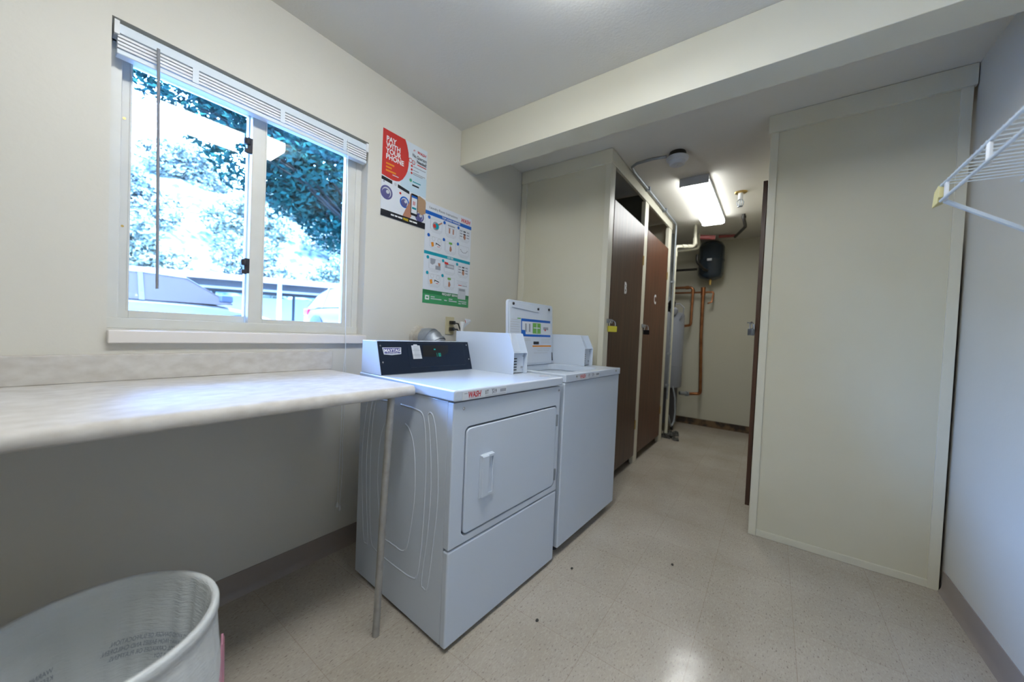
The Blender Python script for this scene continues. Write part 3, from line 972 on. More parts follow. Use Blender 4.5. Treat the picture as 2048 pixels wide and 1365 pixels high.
p = Poster('poster', 0.254, 0.553, 1.710, 2.166, 'red and pale blue poster reading PAY WITH YOUR PHONE')
bb = MB(p.o)
p.rect(bb, 0.0, 1.0, 0.0, 0.60, SKYP2, 1)
p.rect(bb, 0.4, 1.0, 0.36, 0.60, SKYPAPER, 2)
bb.build('background_print', None, p.t, smooth=0)
bb = MB(p.o)
p.poly(bb, [(0, 0), (.47, 0), (.515, .06), (.55, .14), (.565, .22), (.56, .30), (.54, .37), (.50, .43), (.44, .49), (.37, .53), (.30, .545), (.22, .55), (.10, .54), (0, .53)][::-1], INKR, 3)
bb.build('red_panel', None, p.t, smooth=0)
bb = MB(p.o)
for i, w in enumerate(('PAY', 'WITH', 'YOUR', 'PHONE')):
    p.txt(bb, w, 0.0375, 0.07, 0.125 + 0.068 * i, INKW, 4, off=0.0011, sx=0.92)
bb.build('headline', None, p.t, smooth=0)
bb = MB(p.o)
for i, (a, c) in enumerate(((.08, .25), (.08, .20), (.08, .29))):
    p.rect(bb, a, c, .372 + .040 * i, .392 + .040 * i, INKO, 4)
p.rect(bb, .22, .35, .485, .495, INKLG, 4)
bb.build('lettering', None, p.t, smooth=0)
bb = MB(p.o)
p.txt(bb, 'IT', 0.013, .66, .085, INKR2, 4, off=0.0003, shear=.2)
p.txt(bb, 'WASH', 0.022, .75, .090, INKR2, 4, off=0.0005, shear=.2)
p.txt(bb, 'No Quarters', 0.026, .985, .155, INKK, 4, off=0.0003, sx=.74, align='RIGHT')
p.txt(bb, 'Needed!', 0.026, .985, .210, INKK, 4, off=0.0006, sx=.78, align='RIGHT')
p.rect(bb, .76, .98, .225, .236, INKR, 4)
bb.build('lettering', None, p.t, smooth=0)
bb = MB(p.o)
for v in (.275, .320, .362):
    p.disc(bb, .635, v, .022, INKR, 4)
for (a, c, v) in ((.67, .97, .275), (.67, .80, .318), (.67, .96, .350), (.67, .90, .368)):
    p.rect(bb, a, c, v - .004, v + .005, INKG, 4)
p.disc(bb, .62, .455, .030, INKLIME, 4)
p.disc(bb, .62, .455, .016, INKT, 5)
p.rect(bb, .67, .86, .455, .468, INKT, 4)
p.rect(bb, .66, .82, .495, .515, INKK, 4)
bb.build('lettering', None, p.t, smooth=0)
bb = MB(p.o)
p.disc(bb, .60, .215, .045, INKR, 4)
p.disc(bb, .60, .215, .032, PAPER, 5)
p.disc(bb, .67, .225, .042, INKR, 4)
p.disc(bb, .67, .225, .030, INKLG, 5)
bb.build('emblem', None, p.t, smooth=0)
bb = MB(p.o)
p.poly(bb, [(0, .53), (.22, .55), (.32, .56), (.58, .60), (.58, .93), (0, .93)], PAPER, 3)
p.rect(bb, .58, 1, .60, .93, PAPER, 3)
p.poly(bb, [(0, .545), (.22, .56), (.22, .60), (0, .585)], INKK, 4)
p.poly(bb, [(.34, .57), (.60, .60), (.60, .635), (.34, .61)], INKK, 4)
for (u, v, r, M2) in ((.11, .72, .125, INKP), (.50, .755, .105, INKB), (.86, .86, .11, INKP)):
    p.disc(bb, u, v, r, M2, 4)
    p.disc(bb, u, v, r * .74, INKLG, 5)
    p.disc(bb, u - .01, v + .01, r * .66, INKP, 6)
    p.disc(bb, u + .02, v - .01, r * .26, INKLG, 7)
p.disc(bb, .05, .60, .018, INKG, 4)
p.disc(bb, .40, .665, .022, INKR, 4)
p.disc(bb, .29, .585, .03, INKLG, 5)
# hand and phone
p.poly(bb, [(.78, .62), (.84, .605), (.98, .63), (1, .66), (1, .80), (.9, .84), (.78, .80)], INKTN, 8)
p.poly(bb, [(.46, .93), (.52, .84), (.60, .74), (.63, .62), (.69, .62), (.68, .80), (.66, .90), (.60, .95)], INKS, 8)
p.poly(bb, rrect(.64, .80, .61, .88, .02, 3), INKK, 9)
p.rect(bb, .655, .785, .635, .85, PAPER, 10)
p.rect(bb, .655, .785, .635, .66, INKB, 11)
p.rect(bb, .69, .705, .70, .75, INKR, 11)
p.rect(bb, .72, .735, .70, .75, INKR, 11)
p.rect(bb, .67, .77, .775, .80, INKT, 11)
bb.build('picture', None, p.t, smooth=0)
bb = MB(p.o)
p.rect(bb, 0, 1, .925, 1.0, INKK, 9)
for (a, c) in ((.21, .28), (.295, .35), (.365, .46), (.62, .69), (.70, .80)):
    p.rect(bb, a, c, .950, .968, INKW, 10)
p.txt(bb, 'FREE', 0.017, .475, .972, INKY, 10, off=0.0004)
bb.build('footer_strip', None, p.t, smooth=0)

p = Poster('poster', 0.555, 0.956, 1.275, 1.880, 'white instruction poster of small pictures with blue, teal and green bands')
for a, c, M_ in ((.085, .122, INKB), (.480, .512, INKT), (.865, .905, INKDG), (.905, 1.0, INKGR)):
    bb = MB(p.o)
    p.rect(bb, 0, 1, a, c, M_, 1)
    bb.build('colour_band', None, p.t, smooth=0)
bb = MB(p.o)
p.txt(bb, 'Laundry Room Instructions', 0.0215, .07, .058, INKK, 1)
p.txt(bb, 'WASH', 0.036, .74, .070, INKR2, 1, off=0.001, shear=.25, sx=.85)
bb.build('headline', None, p.t, smooth=0)
bb = MB(p.o)
p.txt(bb, 'TOP LOAD WASHER', 0.0175, .53, .113, INKW, 2, off=.0004, align='CENTER')
p.txt(bb, 'DRYER', 0.0170, .54, .505, INKW, 2, off=.0004, align='CENTER')
p.txt(bb, 'REQUEST SERVICE', 0.019, .58, .897, INKW, 2, off=.0004, align='CENTER')
bb.build('lettering', None, p.t, smooth=0)
bb = MB(p.o)
p.rect(bb, .05, .13, .92, .965, INKW, 2)
p.rect(bb, .07, .11, .935, .95, INKGR, 3)
for (a, c, v) in ((.16, .38, .945), (.16, .24, .925), (.44, .50, .945), (.54, .72, .945), (.54, .62, .925), (.76, .95, .935), (.76, .82, .96), (.84, .95, .955)):
    p.rect(bb, a, c, v, v + .010, INKLG, 2)
bb.build('lettering', None, p.t, smooth=0)
cells = []
for row, v in enumerate((.15, .325, .545, .70)):
    for c_ in range(3):
        if row == 3 and c_ == 2: continue
        cells.append((row, c_, .10 + .31 * c_, v))
for (row, c_, u, v) in cells:
    bb = MB(p.o)
    w_, h_ = .24, .105
    p.rect(bb, u, u + w_, v, v + h_, INKLG, 1)
    p.rect(bb, u + .008, u + w_ - .008, v + .004, v + h_ - .004, PAPER, 2)
    p.disc(bb, u - .025, v - .004, .026, INKB if row < 2 else INKT, 2)
    for k in range(2):
        p.rect(bb, u + .01 + .03 * k, u + w_ - .01 - .03 * k, v + h_ + .009 + .012 * k, v + h_ + .0135 + .012 * k, INKLG, 2)
    kind = {(0, 0): 'drum', (0, 1): 'panel', (0, 2): 'keys', (1, 0): 'pay', (1, 1): 'press', (1, 2): 'arc', (2, 0): 'load', (2, 1): 'screen', (2, 2): 'keys', (3, 0): 'pay', (3, 1): 'press'}[(row, c_)]
    X = lambda a: u + w_ * a
    Y = lambda a: v + h_ * a
    if kind == 'drum':
        p.disc(bb, X(.45), Y(.6), .065, INKG, 3); p.disc(bb, X(.52), Y(.6), .045, INKT, 4); p.disc(bb, X(.35), Y(.62), .03, INKR, 5)
        p.poly(bb, [(X(.6), Y(.35)), (X(.95), Y(.05)), (X(1.0), Y(.15)), (X(.7), Y(.45))], INKS, 4)
    elif kind == 'panel':
        p.rect(bb, X(.2), X(.85), Y(.02), Y(.16), INKG, 3)
        for a in (.3, .65): p.rect(bb, X(a), X(a + .12), Y(.35), Y(.85), INKS, 3); p.rect(bb, X(a - .08), X(a + .2), Y(.3), Y(.34), INKG, 3)
    elif kind == 'keys':
        for a in (.05, .38, .72):
            for r2 in (.10, .38, .66):
                p.rect(bb, X(a), X(a + .24), Y(r2), Y(r2 + .13), INKG if a != .38 else INKK, 3)
        p.poly(bb, [(X(.42), Y(.5)), (X(.58), Y(.5)), (X(.64), Y(.8)), (X(.55), Y(1.0)), (X(.42), Y(.9))], INKS, 4)
    elif kind == 'pay':
        p.disc(bb, X(.3), Y(.2), .035, INKLG, 3); p.disc(bb, X(.3), Y(.2), .026, PAPER, 4)
        p.disc(bb, X(.78), Y(.25), .035, INKLG, 3); p.disc(bb, X(.78), Y(.25), .026, PAPER, 4)
        p.poly(bb, [(X(.1), Y(.6)), (X(.3), Y(.5)), (X(.35), Y(.9)), (X(.18), Y(1.0))], INKO, 4)
        p.poly(bb, [(X(.5), Y(.5)), (X(.9), Y(.65)), (X(.9), Y(.74)), (X(.56), Y(.62)), (X(.5), Y(.8))], INKK, 4)
        p.rect(bb, X(.62), X(.85), Y(.82), Y(.87), INKR, 4)
    elif kind == 'press':
        p.poly(bb, rrect(X(.34), X(.66), Y(.05), Y(.26), .012, 3), INKLIME, 4)
        p.poly(bb, [(X(.44), Y(.5)), (X(.56), Y(.45)), (X(.64), Y(.75)), (X(.54), Y(1.0)), (X(.42), Y(.9))], INKS, 4)
        p.rect(bb, X(.48), X(.52), Y(.26), Y(.5), INKG, 3)
    elif kind == 'arc':
        for k in range(7):
            a = PI * (0.1 + 0.8 * k / 6)
            p.rect(bb, X(.5 + .34 * math.cos(a)) - .008, X(.5 + .34 * math.cos(a)) + .012, Y(.28 + .38 * math.sin(a)), Y(.38 + .38 * math.sin(a)), INKG, 3)
    elif kind == 'load':
        p.poly(bb, [(X(.1), Y(.0)), (X(.55), Y(.0)), (X(.5), Y(.4)), (X(.3), Y(.6)), (X(.12), Y(.5))], INKG, 3)
        p.rect(bb, X(.55), X(.98), Y(.6), Y(.98), INKG, 3)
        p.poly(bb, [(X(.75), Y(.3)), (X(.95), Y(.3)), (X(.95), Y(.62)), (X(.8), Y(.6))], INKS, 4)
    elif kind == 'screen':
        p.rect(bb, X(.08), X(.9), Y(.15), Y(.6), INKG, 3)
        for k in range(4): p.disc(bb, X(.35 + .14 * k), Y(.38), .02, INKLG, 4)
        p.poly(bb, [(X(.0), Y(.0)), (X(.35), Y(.05)), (X(.38), Y(.25)), (X(.05), Y(.25))], INKR, 5)
    bb.build('picture', None, p.t, smooth=0)
bb = MB(p.o)
# receipt cell bottom right
for (a, c, vv) in ((.70, .96, .715), (.72, .94, .730), (.71, .95, .745)):
    p.rect(bb, a, c, vv, vv + .006, INKLG, 2)
p.rect(bb, .74, .82, .760, .768, INKR, 2)
p.rect(bb, .83, .95, .760, .768, INKG, 2)
p.rect(bb, .74, .92, .795, .915, INKLG, 3)
p.rect(bb, .76, .90, .800, .825, INKG, 4)
bb.build('picture', None, p.t, smooth=0)

# ------------------------------------------------------------------ left storage closet
OCL = (2.4, -0.38, 0.0)
XC, YC, XE2 = 1.53, -0.755, 3.36
cl = thing('storage_closet', OCL, 'cream plywood closet with two brown doors behind the washer', 'closet')
# side (faces the laundry)
MB(OCL).box(XC + 0.010, XC + 0.022, YC + 0.03, -0.006, 0.0, 2.325).build('side_panel', CPAINT, cl, smooth=0)
sf = MB(OCL)
sf.box(XC, XC + 0.022, YC, YC + 0.040, 0.0, 2.335)
sf.box(XC, XC + 0.022, -0.055, -0.004, 0.0, 2.335)
sf.build('side_stile', TRIMP, cl, bevel=0.002)
MB(OCL).box(XC - 0.006, XC + 0.02, YC - 0.004, -0.004, 2.322, H - 0.002).build('side_header', TRIMP, cl, bevel=0.002)
MB(OCL).box(XC + 0.02, XE2, YC - 0.004, YC + 0.018, 2.322, H - 0.002).build('front_header', TRIMP, cl, bevel=0.002)
for (x0, x1, z0) in ((XC + 0.022, 1.615, 0.0), (2.355, 2.455, 0.0), (3.235, XE2, 0.0)):
    MB(OCL).box(x0, x1, YC, YC + 0.035, z0, 2.322).build('front_post', TRIMP, cl, bevel=0.003)
MB(OCL).box(XE2 - 0.012, XE2, YC + 0.035, -0.004, 0.0, 2.40).build('end_panel', CPAINT, cl, smooth=0)
MB(OCL).box(2.395, 2.41, YC + 0.035, -0.004, 0.0, 2.40).build('divider', INTER, cl, smooth=0)
MB(OCL).box(XC + 0.03, 2.39, -0.012, -0.004, 0.0, 2.40).build('back_lining', INTER, cl, smooth=0)
MB(OCL).box(2.42, 3.33, -0.45, -0.43, 2.14, 2.40).build('inner_board', WOOD2, cl, smooth=0)
for (x0, x1, letter, wd) in ((1.617, 2.353, 'B', WOOD), (2.457, 3.233, 'C', WOOD2)):
    dd = MB(OCL).box(x0, x1, YC - 0.003, YC + 0.016, 0.075, 2.095).build('door', wd, cl, bevel=0.002)
    xc = {'B': 1.925, 'C': 2.79}[letter]
    MB(OCL).use(INKW).text(letter, 0.120, (xc - 0.030, YC - 0.0044, 1.465), (1, 0, 0), (0, 0, 1), off=0.005, sx=0.85).build('lettering', None, dd, smooth=0)
    for z in (0.35, 1.80):
        MB(OCL).box(x1 - 0.012, x1 + 0.010, YC - 0.008, YC - 0.001, z - 0.04, z + 0.04).build('hinge', BRASS, dd, bevel=0.001)
    hs = MB(OCL).box(x0 - 0.05, x0 + 0.05, YC - 0.009, YC - 0.003, 1.215, 1.245).build('hasp', STEEL, dd, bevel=0.001)
def padlock(x, y, z, M, label, sx=1.0, rz=0.0):
    t = thing('padlock', (x, y, z), label, 'padlock', rz)
    MB().prism(rrect(-0.024 * sx, 0.024 * sx, -0.042, 0.0, 0.006), -0.009, 0.009, 'y').build('lock_body', M, t, bevel=0.003)
    MB().tube([(-0.016 * sx, 0, -0.004), (-0.016 * sx, 0, 0.022), (-0.011 * sx, 0, 0.034), (0, 0, 0.039), (0.011 * sx, 0, 0.034), (0.016 * sx, 0, 0.022), (0.016 * sx, 0, -0.004)], 0.0038, 8).build('shackle', CHROME, t)
    MB().tube([(0, 0.0, 0.030), (0, 0.014, 0.034), (0, 0.024, 0.034)], 0.004, 8).build('staple', STEEL, t)
padlock(1.600, YC - 0.034, 1.195, YEL, 'yellow padlock on the nearer brown door, marked B', 1.4, -0.7)
padlock(2.440, YC - 0.034, 1.195, BLACK, 'black padlock on the farther brown door, marked C', 1.2, -0.7)

# ------------------------------------------------------------------ right closet
XP, YP = 1.66, -1.645
OR = (1.7, -2.0, 0.0)
cr_ = thing('storage_closet', OR, 'tall cream panelled closet wall on the right beside the right wall', 'closet')
MB(OR).box(XP + 0.010, XP + 0.022, YR + 0.045, YP - 0.03, 0.03, 2.325).build('side_panel', CPAINT, cr_, smooth=0)
MB(OR).box(XP, XP + 0.024, YP - 0.038, YP, 0.0, 2.322).build('corner_stile', TRIMP, cr_, bevel=0.002)
MB(OR).box(XP, XP + 0.024, YR + 0.013, YR + 0.050, 0.0, 2.322).build('wall_stile', TRIMP, cr_, bevel=0.002)
MB(OR).box(XP + 0.002, XP + 0.022, YR + 0.048, YP - 0.038, 0.0, 0.036).build('base_rail', TRIMP, cr_, bevel=0.002)
MB(OR).box(XP - 0.008, XP + 0.022, YR + 0.004, YP + 0.012, 2.322, H - 0.002).build('side_header', TRIMP, cr_, bevel=0.002)
MB(OR).box(XP + 0.022, 4.44, YP - 0.02, YP + 0.004, 2.322, H - 0.002).build('front_header', TRIMP, cr_, bevel=0.002)
MB(OR).box(XP + 0.022, 1.76, YP - 0.035, YP - 0.002, 0.0, 2.322).build('front_post', TRIMP, cr_, bevel=0.002)
MB(OR).box(2.60, 4.44, YP - 0.03, YP - 0.012, 0.0, 2.322).build('front_panel', CPAINT, cr_, smooth=0)
MB(OR).box(1.735, 2.62, YP + 0.004, YP + 0.026, 0.135, 2.085).build('door', WOOD, cr_, bevel=0.002)
MB(OR).box(1.70, 1.80, YP + 0.026, YP + 0.033, 1.20, 1.23).build('hasp', STEEL, cr_, bevel=0.001)
padlock(1.735, YP + 0.044, 1.205, STEEL, 'small grey padlock at the edge of the right closet, by the corridor', 0.9, 0.6)

# ------------------------------------------------------------------ ceiling lamps
def lamp(x0, x1, y0, y1, zb, label, M, caps=True):
    o = ((x0 + x1) / 2, (y0 + y1) / 2, H)
    t = thing('ceiling_light', o, label, 'ceiling light', group='fluorescent ceiling lights')
    zs = zb + 0.045 if caps else H - 0.010
    MB(o).box(x0, x1, y0, y1, zs, H - 0.001).build('housing', LAMPH, t, bevel=0.002)
    for (a, c) in ((x0 - 0.003, x0 + 0.003), (x1 - 0.003, x1 + 0.003)) if caps else ():
        MB(o).box(a, c, y0 - 0.002, y1 + 0.002, zb + 0.006, H - 0.001).build('end_cap', LAMPH, t)
    ys = rrect(y0 + 0.004, y1 - 0.004, zb, H + 0.03, 0.022)
    ys = [(a, min(z, zs)) for (a, z) in ys]
    MB(o).prism(ys, x0 + 0.003, x1 - 0.003, 'x').build('lens', M, t)
    return t
lamp(2.275, 3.43, -1.247, -1.040, 2.345, 'wraparound fluorescent light glowing on the corridor ceiling', LENS2)
lamp(-0.95, 0.26, -1.330, -1.050, 2.345, 'wraparound fluorescent light on the laundry room ceiling, above the camera view', LENS1, caps=False)

# ------------------------------------------------------------------ smoke detector, conduit
OS = (1.82, -1.112, H)
sd = thing('smoke_detector', OS, 'round white smoke detector on a dark base on the corridor ceiling', 'smoke detector')
MB(OS).lathe([(0.052, 0.0), (0.056, -0.012), (0.052, -0.040)], OS, 28).build('base', DARKP, sd)
MB(OS).lathe([(0.068, -0.034), (0.072, -0.040), (0.070, -0.052), (0.054, -0.062), (0.050, -0.082), (0.042, -0.088), (0.0, -0.090)], OS, 32).build('cover', SMOKE, sd, smooth=30)
MB(OS).lathe([(0.009, -0.088), (0.009, -0.094), (0.0, -0.095)], OS, 16).build('test_button', INKLG, sd)
oc = (2.0, -0.78, H)
cdt = thing('conduit', oc, 'thin grey metal conduit from the smoke detector along the closet', 'pipe')
bb = MB(oc)
bb.tube([(1.80, -1.045, H - 0.02), (1.79, -0.95, H - 0.018), (1.80, -0.84, H - 0.018), (1.84, -0.792, H - 0.018), (1.92, -0.780, H - 0.018), (3.32, -0.780, H - 0.018), (3.385, -0.786, H - 0.03), (3.40, -0.786, H - 0.08), (3.40, -0.786, 0.45)], 0.010, 10)
bb.build('tube', STEEL, cdt)
for x in (2.3, 2.9):
    MB(oc).box(x, x + 0.025, -0.80, -0.765, H - 0.032, H - 0.001).build('strap', STEEL, cdt)
for z in (1.75, 0.95, 0.6):
    MB(oc).box(3.38, 3.42, -0.80, -0.765, z, z + 0.02).build('strap', STEEL, cdt)

# ------------------------------------------------------------------ utility pipes
def pipe(name, pts, r, M, label, cat='pipe', fit=(), fr_=1.35, group=None):
    o = pts[0]
    t = thing(name, o, label, cat, group=group)
    MB(o).tube(pts, r, 12).build('pipe_run', M, t)
    for (a, c) in fit:
        MB(o).tube([a, c], r * fr_, 12).build('fitting', M, t)
    return t
def bend(p0, p1, p2, r=0.04, n=4):
    p0, p1, p2 = map(Vector, (p0, p1, p2))
    a = p1 + (p0 - p1).normalized() * r
    c = p1 + (p2 - p1).normalized() * r
    return [tuple(a.lerp(p1, k / n).lerp(p1.lerp(c, k / n), k / n)) for k in range(n + 1)]
V3 = lambda *a: tuple(a)
pipe('white_pipe', [(3.60, -0.948, H - 0.002)] + bend((3.60, -0.948, 2.4), (3.60, -0.952, 2.178), (3.46, -0.78, 2.165), 0.045) + [(3.46, -0.80, 2.165)] + bend((3.6, -0.9, 2.165), (3.455, -0.782, 2.165), (3.455, -0.782, 1.0), 0.04) + [(3.455, -0.782, 0.06)], 0.017, PVC,
     'cream painted pipe dropping from the ceiling and down beside the closet end', fit=[((3.60, -0.950, 2.27), (3.60, -0.951, 2.20)), ((3.585, -0.932, 2.176), (3.545, -0.885, 2.172)), ((3.53, -0.87, 2.17), (3.50, -0.84, 2.168)), ((3.455, -0.782, 2.10), (3.455, -0.782, 2.05))])
pipe('white_pipe', [(3.97, -0.925, H - 0.002)] + bend((3.97, -0.925, 2.4), (3.97, -0.925, 2.235), (3.97, -0.5, 2.24), 0.03) + [(3.97, -0.10, 2.20)], 0.016, PVC,
     'second cream pipe on the ceiling behind the first', fit=[((3.97, -0.925, 2.32), (3.97, -0.925, 2.27))])
pipe('dark_pipe', [(3.95, -0.925, 2.16), (3.95, -0.925, 2.11)] + bend((3.95, -0.925, 2.11), (3.95, -0.93, 2.06), (4.05, -1.0, 1.98), 0.03) + [(4.06, -0.985, 2.00), (4.112, -1.015, 1.99)], 0.017, DARKP, 'short dark iron pipe running into the blue tank')
pipe('dark_pipe', [(4.16, -0.03, 2.02), (4.16, -0.90, 2.02)], 0.016, DARKP, 'dark horizontal pipe left of the blue tank')
pipe('red_pipe', [(3.75, -0.975, 2.315), (3.78, -1.125, 2.300)], 0.026, REDP, 'short thick red pipe coupling just below the ceiling lamp end', fr_=1.1)
pipe('red_pipe', [(4.15, -1.12, 2.40), (4.12, -1.29, 2.385)], 0.016, REDP, 'thin red pipe section at the corridor ceiling above the blue tank')
pipe('dark_pipe', [(3.431, -1.412, H - 0.001), (3.44, -1.415, 2.37)] + bend((3.44, -1.415, 2.37), (3.47, -1.43, 2.30), (3.80, -1.36, 2.33), 0.03) + [(3.80, -1.36, 2.335), (4.12, -1.29, 2.37)], 0.015, DARKP, 'dark curved pipe dropping from the ceiling behind the sprinkler',
     fit=[((3.433, -1.413, 2.40), (3.437, -1.414, 2.375))])
OSP = (2.80, -1.425, H)
sk = thing('fire_sprinkler', OSP, 'white sprinkler head with a brass plate on the corridor ceiling', 'sprinkler')
MB(OSP).lathe([(0.050, -0.001), (0.044, -0.008), (0.012, -0.012)], OSP, 24).build('brass_plate', BRASS, sk)
MB(OSP).lathe([(0.019, -0.008), (0.019, -0.065)], OSP, 14).build('stem', WHITEP, sk)
bb = MB(OSP)
c = Vector(OSP)
for a in range(4):
    q = a * PI / 2 + 0.4
    bb.tube([c + Vector((0.010 * math.cos(q), 0.010 * math.sin(q), -0.06)), c + Vector((0.026 * math.cos(q), 0.026 * math.sin(q), -0.085)), c + Vector((0.022 * math.cos(q), 0.022 * math.sin(q), -0.11)), c + Vector((0.004 * math.cos(q), 0.004 * math.sin(q), -0.122))], 0.0035, 6)
bb.lathe([(0.02, -0.122), (0.02, -0.126)], OSP, 14)
bb.build('sprinkler_head', STEEL, sk)
# expansion tank
OE = (4.27, -1.035, 1.92)
et = thing('expansion_tank', OE, 'slate blue expansion tank hanging on the back wall under the ceiling', 'tank')
MB(OE).lathe([(0.0, -0.03), (0.06, -0.025), (0.12, -0.0), (0.142, 0.04), (0.144, 0.20), (0.148, 0.205), (0.148, 0.225), (0.144, 0.23), (0.142, 0.38), (0.115, 0.435), (0.06, 0.462), (0.0, 0.468)], OE, 36).build('shell', TANKB, et)
bb = MB(OE)
bb.box(4.105, 4.127, -1.06, -1.01, 2.11, 2.135)
bb.build('paper_label', INKLG, et)
MB(OE).tube([(4.27, -1.035, 1.90), (4.27, -1.035, 1.83)], 0.016, 10).build('nipple', BRASS, et)
MB(OE).box(4.41, 4.449, -1.10, -0.97, 2.05, 2.25).build('wall_bracket', DARKP, et)
# copper
pipe('copper_pipe', [(4.25, -0.04, 1.805), (4.25, -0.80, 1.805)] + bend((4.25, -0.8, 1.805), (4.25, -0.848, 1.80), (4.25, -0.845, 1.5), 0.035) + [(4.25, -0.843, 1.40)] + bend((4.25, -0.843, 1.4), (4.25, -0.842, 1.315), (4.25, -0.7, 1.30), 0.03) + [(4.20, -0.765, 1.300), (4.13, -0.72, 1.30)], 0.017, COPPER,
     'upper copper pipe bending down into the top of the water heater', fit=[((4.25, -0.847, 1.77), (4.25, -0.847, 1.72)), ((4.25, -0.8, 1.805), (4.25, -0.76, 1.805))])
pipe('copper_pipe', [(4.31, -0.04, 1.745), (4.31, -0.96, 1.745)] + bend((4.31, -0.96, 1.745), (4.31, -1.075, 1.745), (4.31, -1.075, 1.6), 0.02) + [(4.31, -1.06, 1.62), (4.29, -1.02, 1.60)], 0.012, COPPER,
     'thin copper pipe looping below the blue tank')
pipe('copper_pipe', [(4.25, -0.965, 1.80), (4.25, -0.968, 1.2), (4.25, -0.990, 0.6)] + bend((4.25, -0.99, 0.6), (4.25, -0.995, 0.44), (4.25, -0.8, 0.435), 0.04) + [(4.18, -0.86, 0.436)], 0.020, COPPER,
     'tall copper pipe running down the back wall to the heater inlet', fit=[((4.25, -0.965, 1.80), (4.25, -0.966, 1.70))])
pipe('steel_pipe', [(4.18, -0.865, 0.436), (4.14, -0.82, 0.44), (4.10, -0.78, 0.445)], 0.022, STEEL, 'grey steel union between the copper pipe and the water heater', fit=[((4.17, -0.86, 0.437), (4.15, -0.85, 0.438))], fr_=1.4)

# ------------------------------------------------------------------ water heater
OH = (3.92, -0.585, 0.0)
wh = thing('water_heater', OH, 'grey upright water heater standing in the alcove at the corridor end', 'water heater')
MB(OH).lathe([(0.235, 0.54), (0.24, 0.55), (0.24, 0.80), (0.243, 0.805), (0.24, 0.81), (0.24, 1.42), (0.225, 1.45), (0.10, 1.47), (0.0, 1.475)], OH, 40).build('jacket', HEATERG, wh, smooth=30)
MB(OH).lathe([(0.20, 0.10), (0.20, 0.54)], OH, 32).build('burner_base', HEATERD, wh)
for a in range(3):
    q = a * 2.1 + 0.5
    MB(OH).box(OH[0] + 0.16 * math.cos(q) - 0.015, OH[0] + 0.16 * math.cos(q) + 0.015, OH[1] + 0.16 * math.sin(q) - 0.015, OH[1] + 0.16 * math.sin(q) + 0.015, 0.0, 0.11).build('leg', HEATERD, wh)
MB(OH).lathe([(0.10, 1.47), (0.125, 1.50), (0.125, 1.56), (0.085, 1.63), (0.075, 1.66), (0.075, 2.41)], (3.84, -0.60, 0), 28).build('flue', STEEL, wh)
bb = MB(OH)
bb.box(3.72, 3.735, -0.74, -0.66, 1.24, 1.36)
bb.build('paper_label', PAPER, wh)
MB(OH).tube([(3.74, -0.71, 1.50), (3.74, -0.712, 1.56), (3.745, -0.708, 1.585)], [0.035, 0.045, 0.03], 14).build('gas_knob', BLACK, wh)
MB(OH).tube([(3.74, -0.73, 1.54), (3.74, -0.80, 1.55), (3.76, -0.845, 1.50), (3.78, -0.83, 1.42), (3.80, -0.79, 1.36)], 0.006, 8).build('sensor_wire', INKG, wh)
MB(OH).lathe([(0.030, -0.03), (0.045, 0.0), (0.045, 0.03), (0.02, 0.055)], (3.74, -0.74, 1.45), 14).build('gas_valve', HEATERG, wh)
MB(OH).tube([(3.49, -0.79, 0.26), (3.54, -0.80, 0.16), (3.62, -0.80, 0.11), (3.70, -0.81, 0.15), (3.74, -0.81, 0.26), (3.75, -0.80, 0.42), (3.765, -0.765, 0.56)], 0.010, 8).build('drain_hose', STEEL, wh)
# dark debris below
bb = MB((3.57, -0.72, 0))
for k in range(46):
    x = 3.57 + min(.09, random.gauss(0, 0.07))
    y = -0.80 + random.gauss(0, 0.04)
    r = random.uniform(0.012, 0.035)
    z = max(0.0, 0.05 - 0.25 * abs(x - 3.57)) * random.random()
    pts = []
    bb.hexa([(x - r, y - r, z), (x + r, y - r * .6, z), (x + r * .7, y + r, z), (x - r * .8, y + r, z)],
            [(x - r * .4, y - r * .5, z + r * 1.1), (x + r * .5, y - r * .4, z + r), (x + r * .3, y + r * .5, z + r * .8), (x - r * .5, y + r * .4, z + r)])
tag(bb.build('floor_debris', DEBRIS, smooth=60), 'dark dirt and scraps heaped on the floor under the water heater', 'debris', kind='stuff')
# small things on the floor
for i, (x, y, lab) in enumerate(((0.70, -0.985, 'larger dark crumb on the floor in front of the washer gap'), (0.33, -1.02, 'small dark crumb on the floor close to the dryer front'), (1.05, -1.36, 'dark crumb in the middle of the floor between washer and right closet'))):
    tag(MB((x, y, 0)).lathe([(0.001, 0.0), (0.006, 0.001), (0.005, 0.005), (0.001, 0.007)], (x, y, 0), 7, sx=1.3).build('floor_crumb', DEBRIS), lab, 'debris')
# brown stained bead along the closet bottom
# ------------------------------------------------------------------ wire shelf on the right wall
OW = (0.2, -2.25, 1.58)
sh = thing('wire_shelf', OW, 'white ventilated wire shelf fixed high on the right wall', 'shelf')
XS0, XS1, YS, ZS = -0.9, 0.765, -2.095, 1.612
bb = MB(OW)
bb.tube([(XS0, YS, ZS), (XS1, YS, ZS)], 0.0042, 8)
bb.tube([(XS0, YS + 0.004, ZS - 0.050), (XS1 - 0.025, YS + 0.004, ZS - 0.050)], 0.0042, 8)
bb.tube([(XS0, YR + 0.010, ZS - 0.012), (XS1, YR + 0.010, ZS - 0.012)], 0.004, 8)
bb.tube([(XS0, -2.245, ZS - 0.014), (XS1, -2.245, ZS - 0.014)], 0.004, 8)
bb.build('frame_rod', WIREW, sh)
bb = MB(OW)
k = 0
x = XS1 - 0.012
while x > XS0:
    bb.tube([(x, YS + 0.003, ZS + 0.004), (x, YS - 0.012, ZS + 0.002), (x, YR + 0.010, ZS - 0.004)], 0.0016, 5)
    x -= 0.0254
    k += 1
bb.build('cross_wire', WIREW, sh)
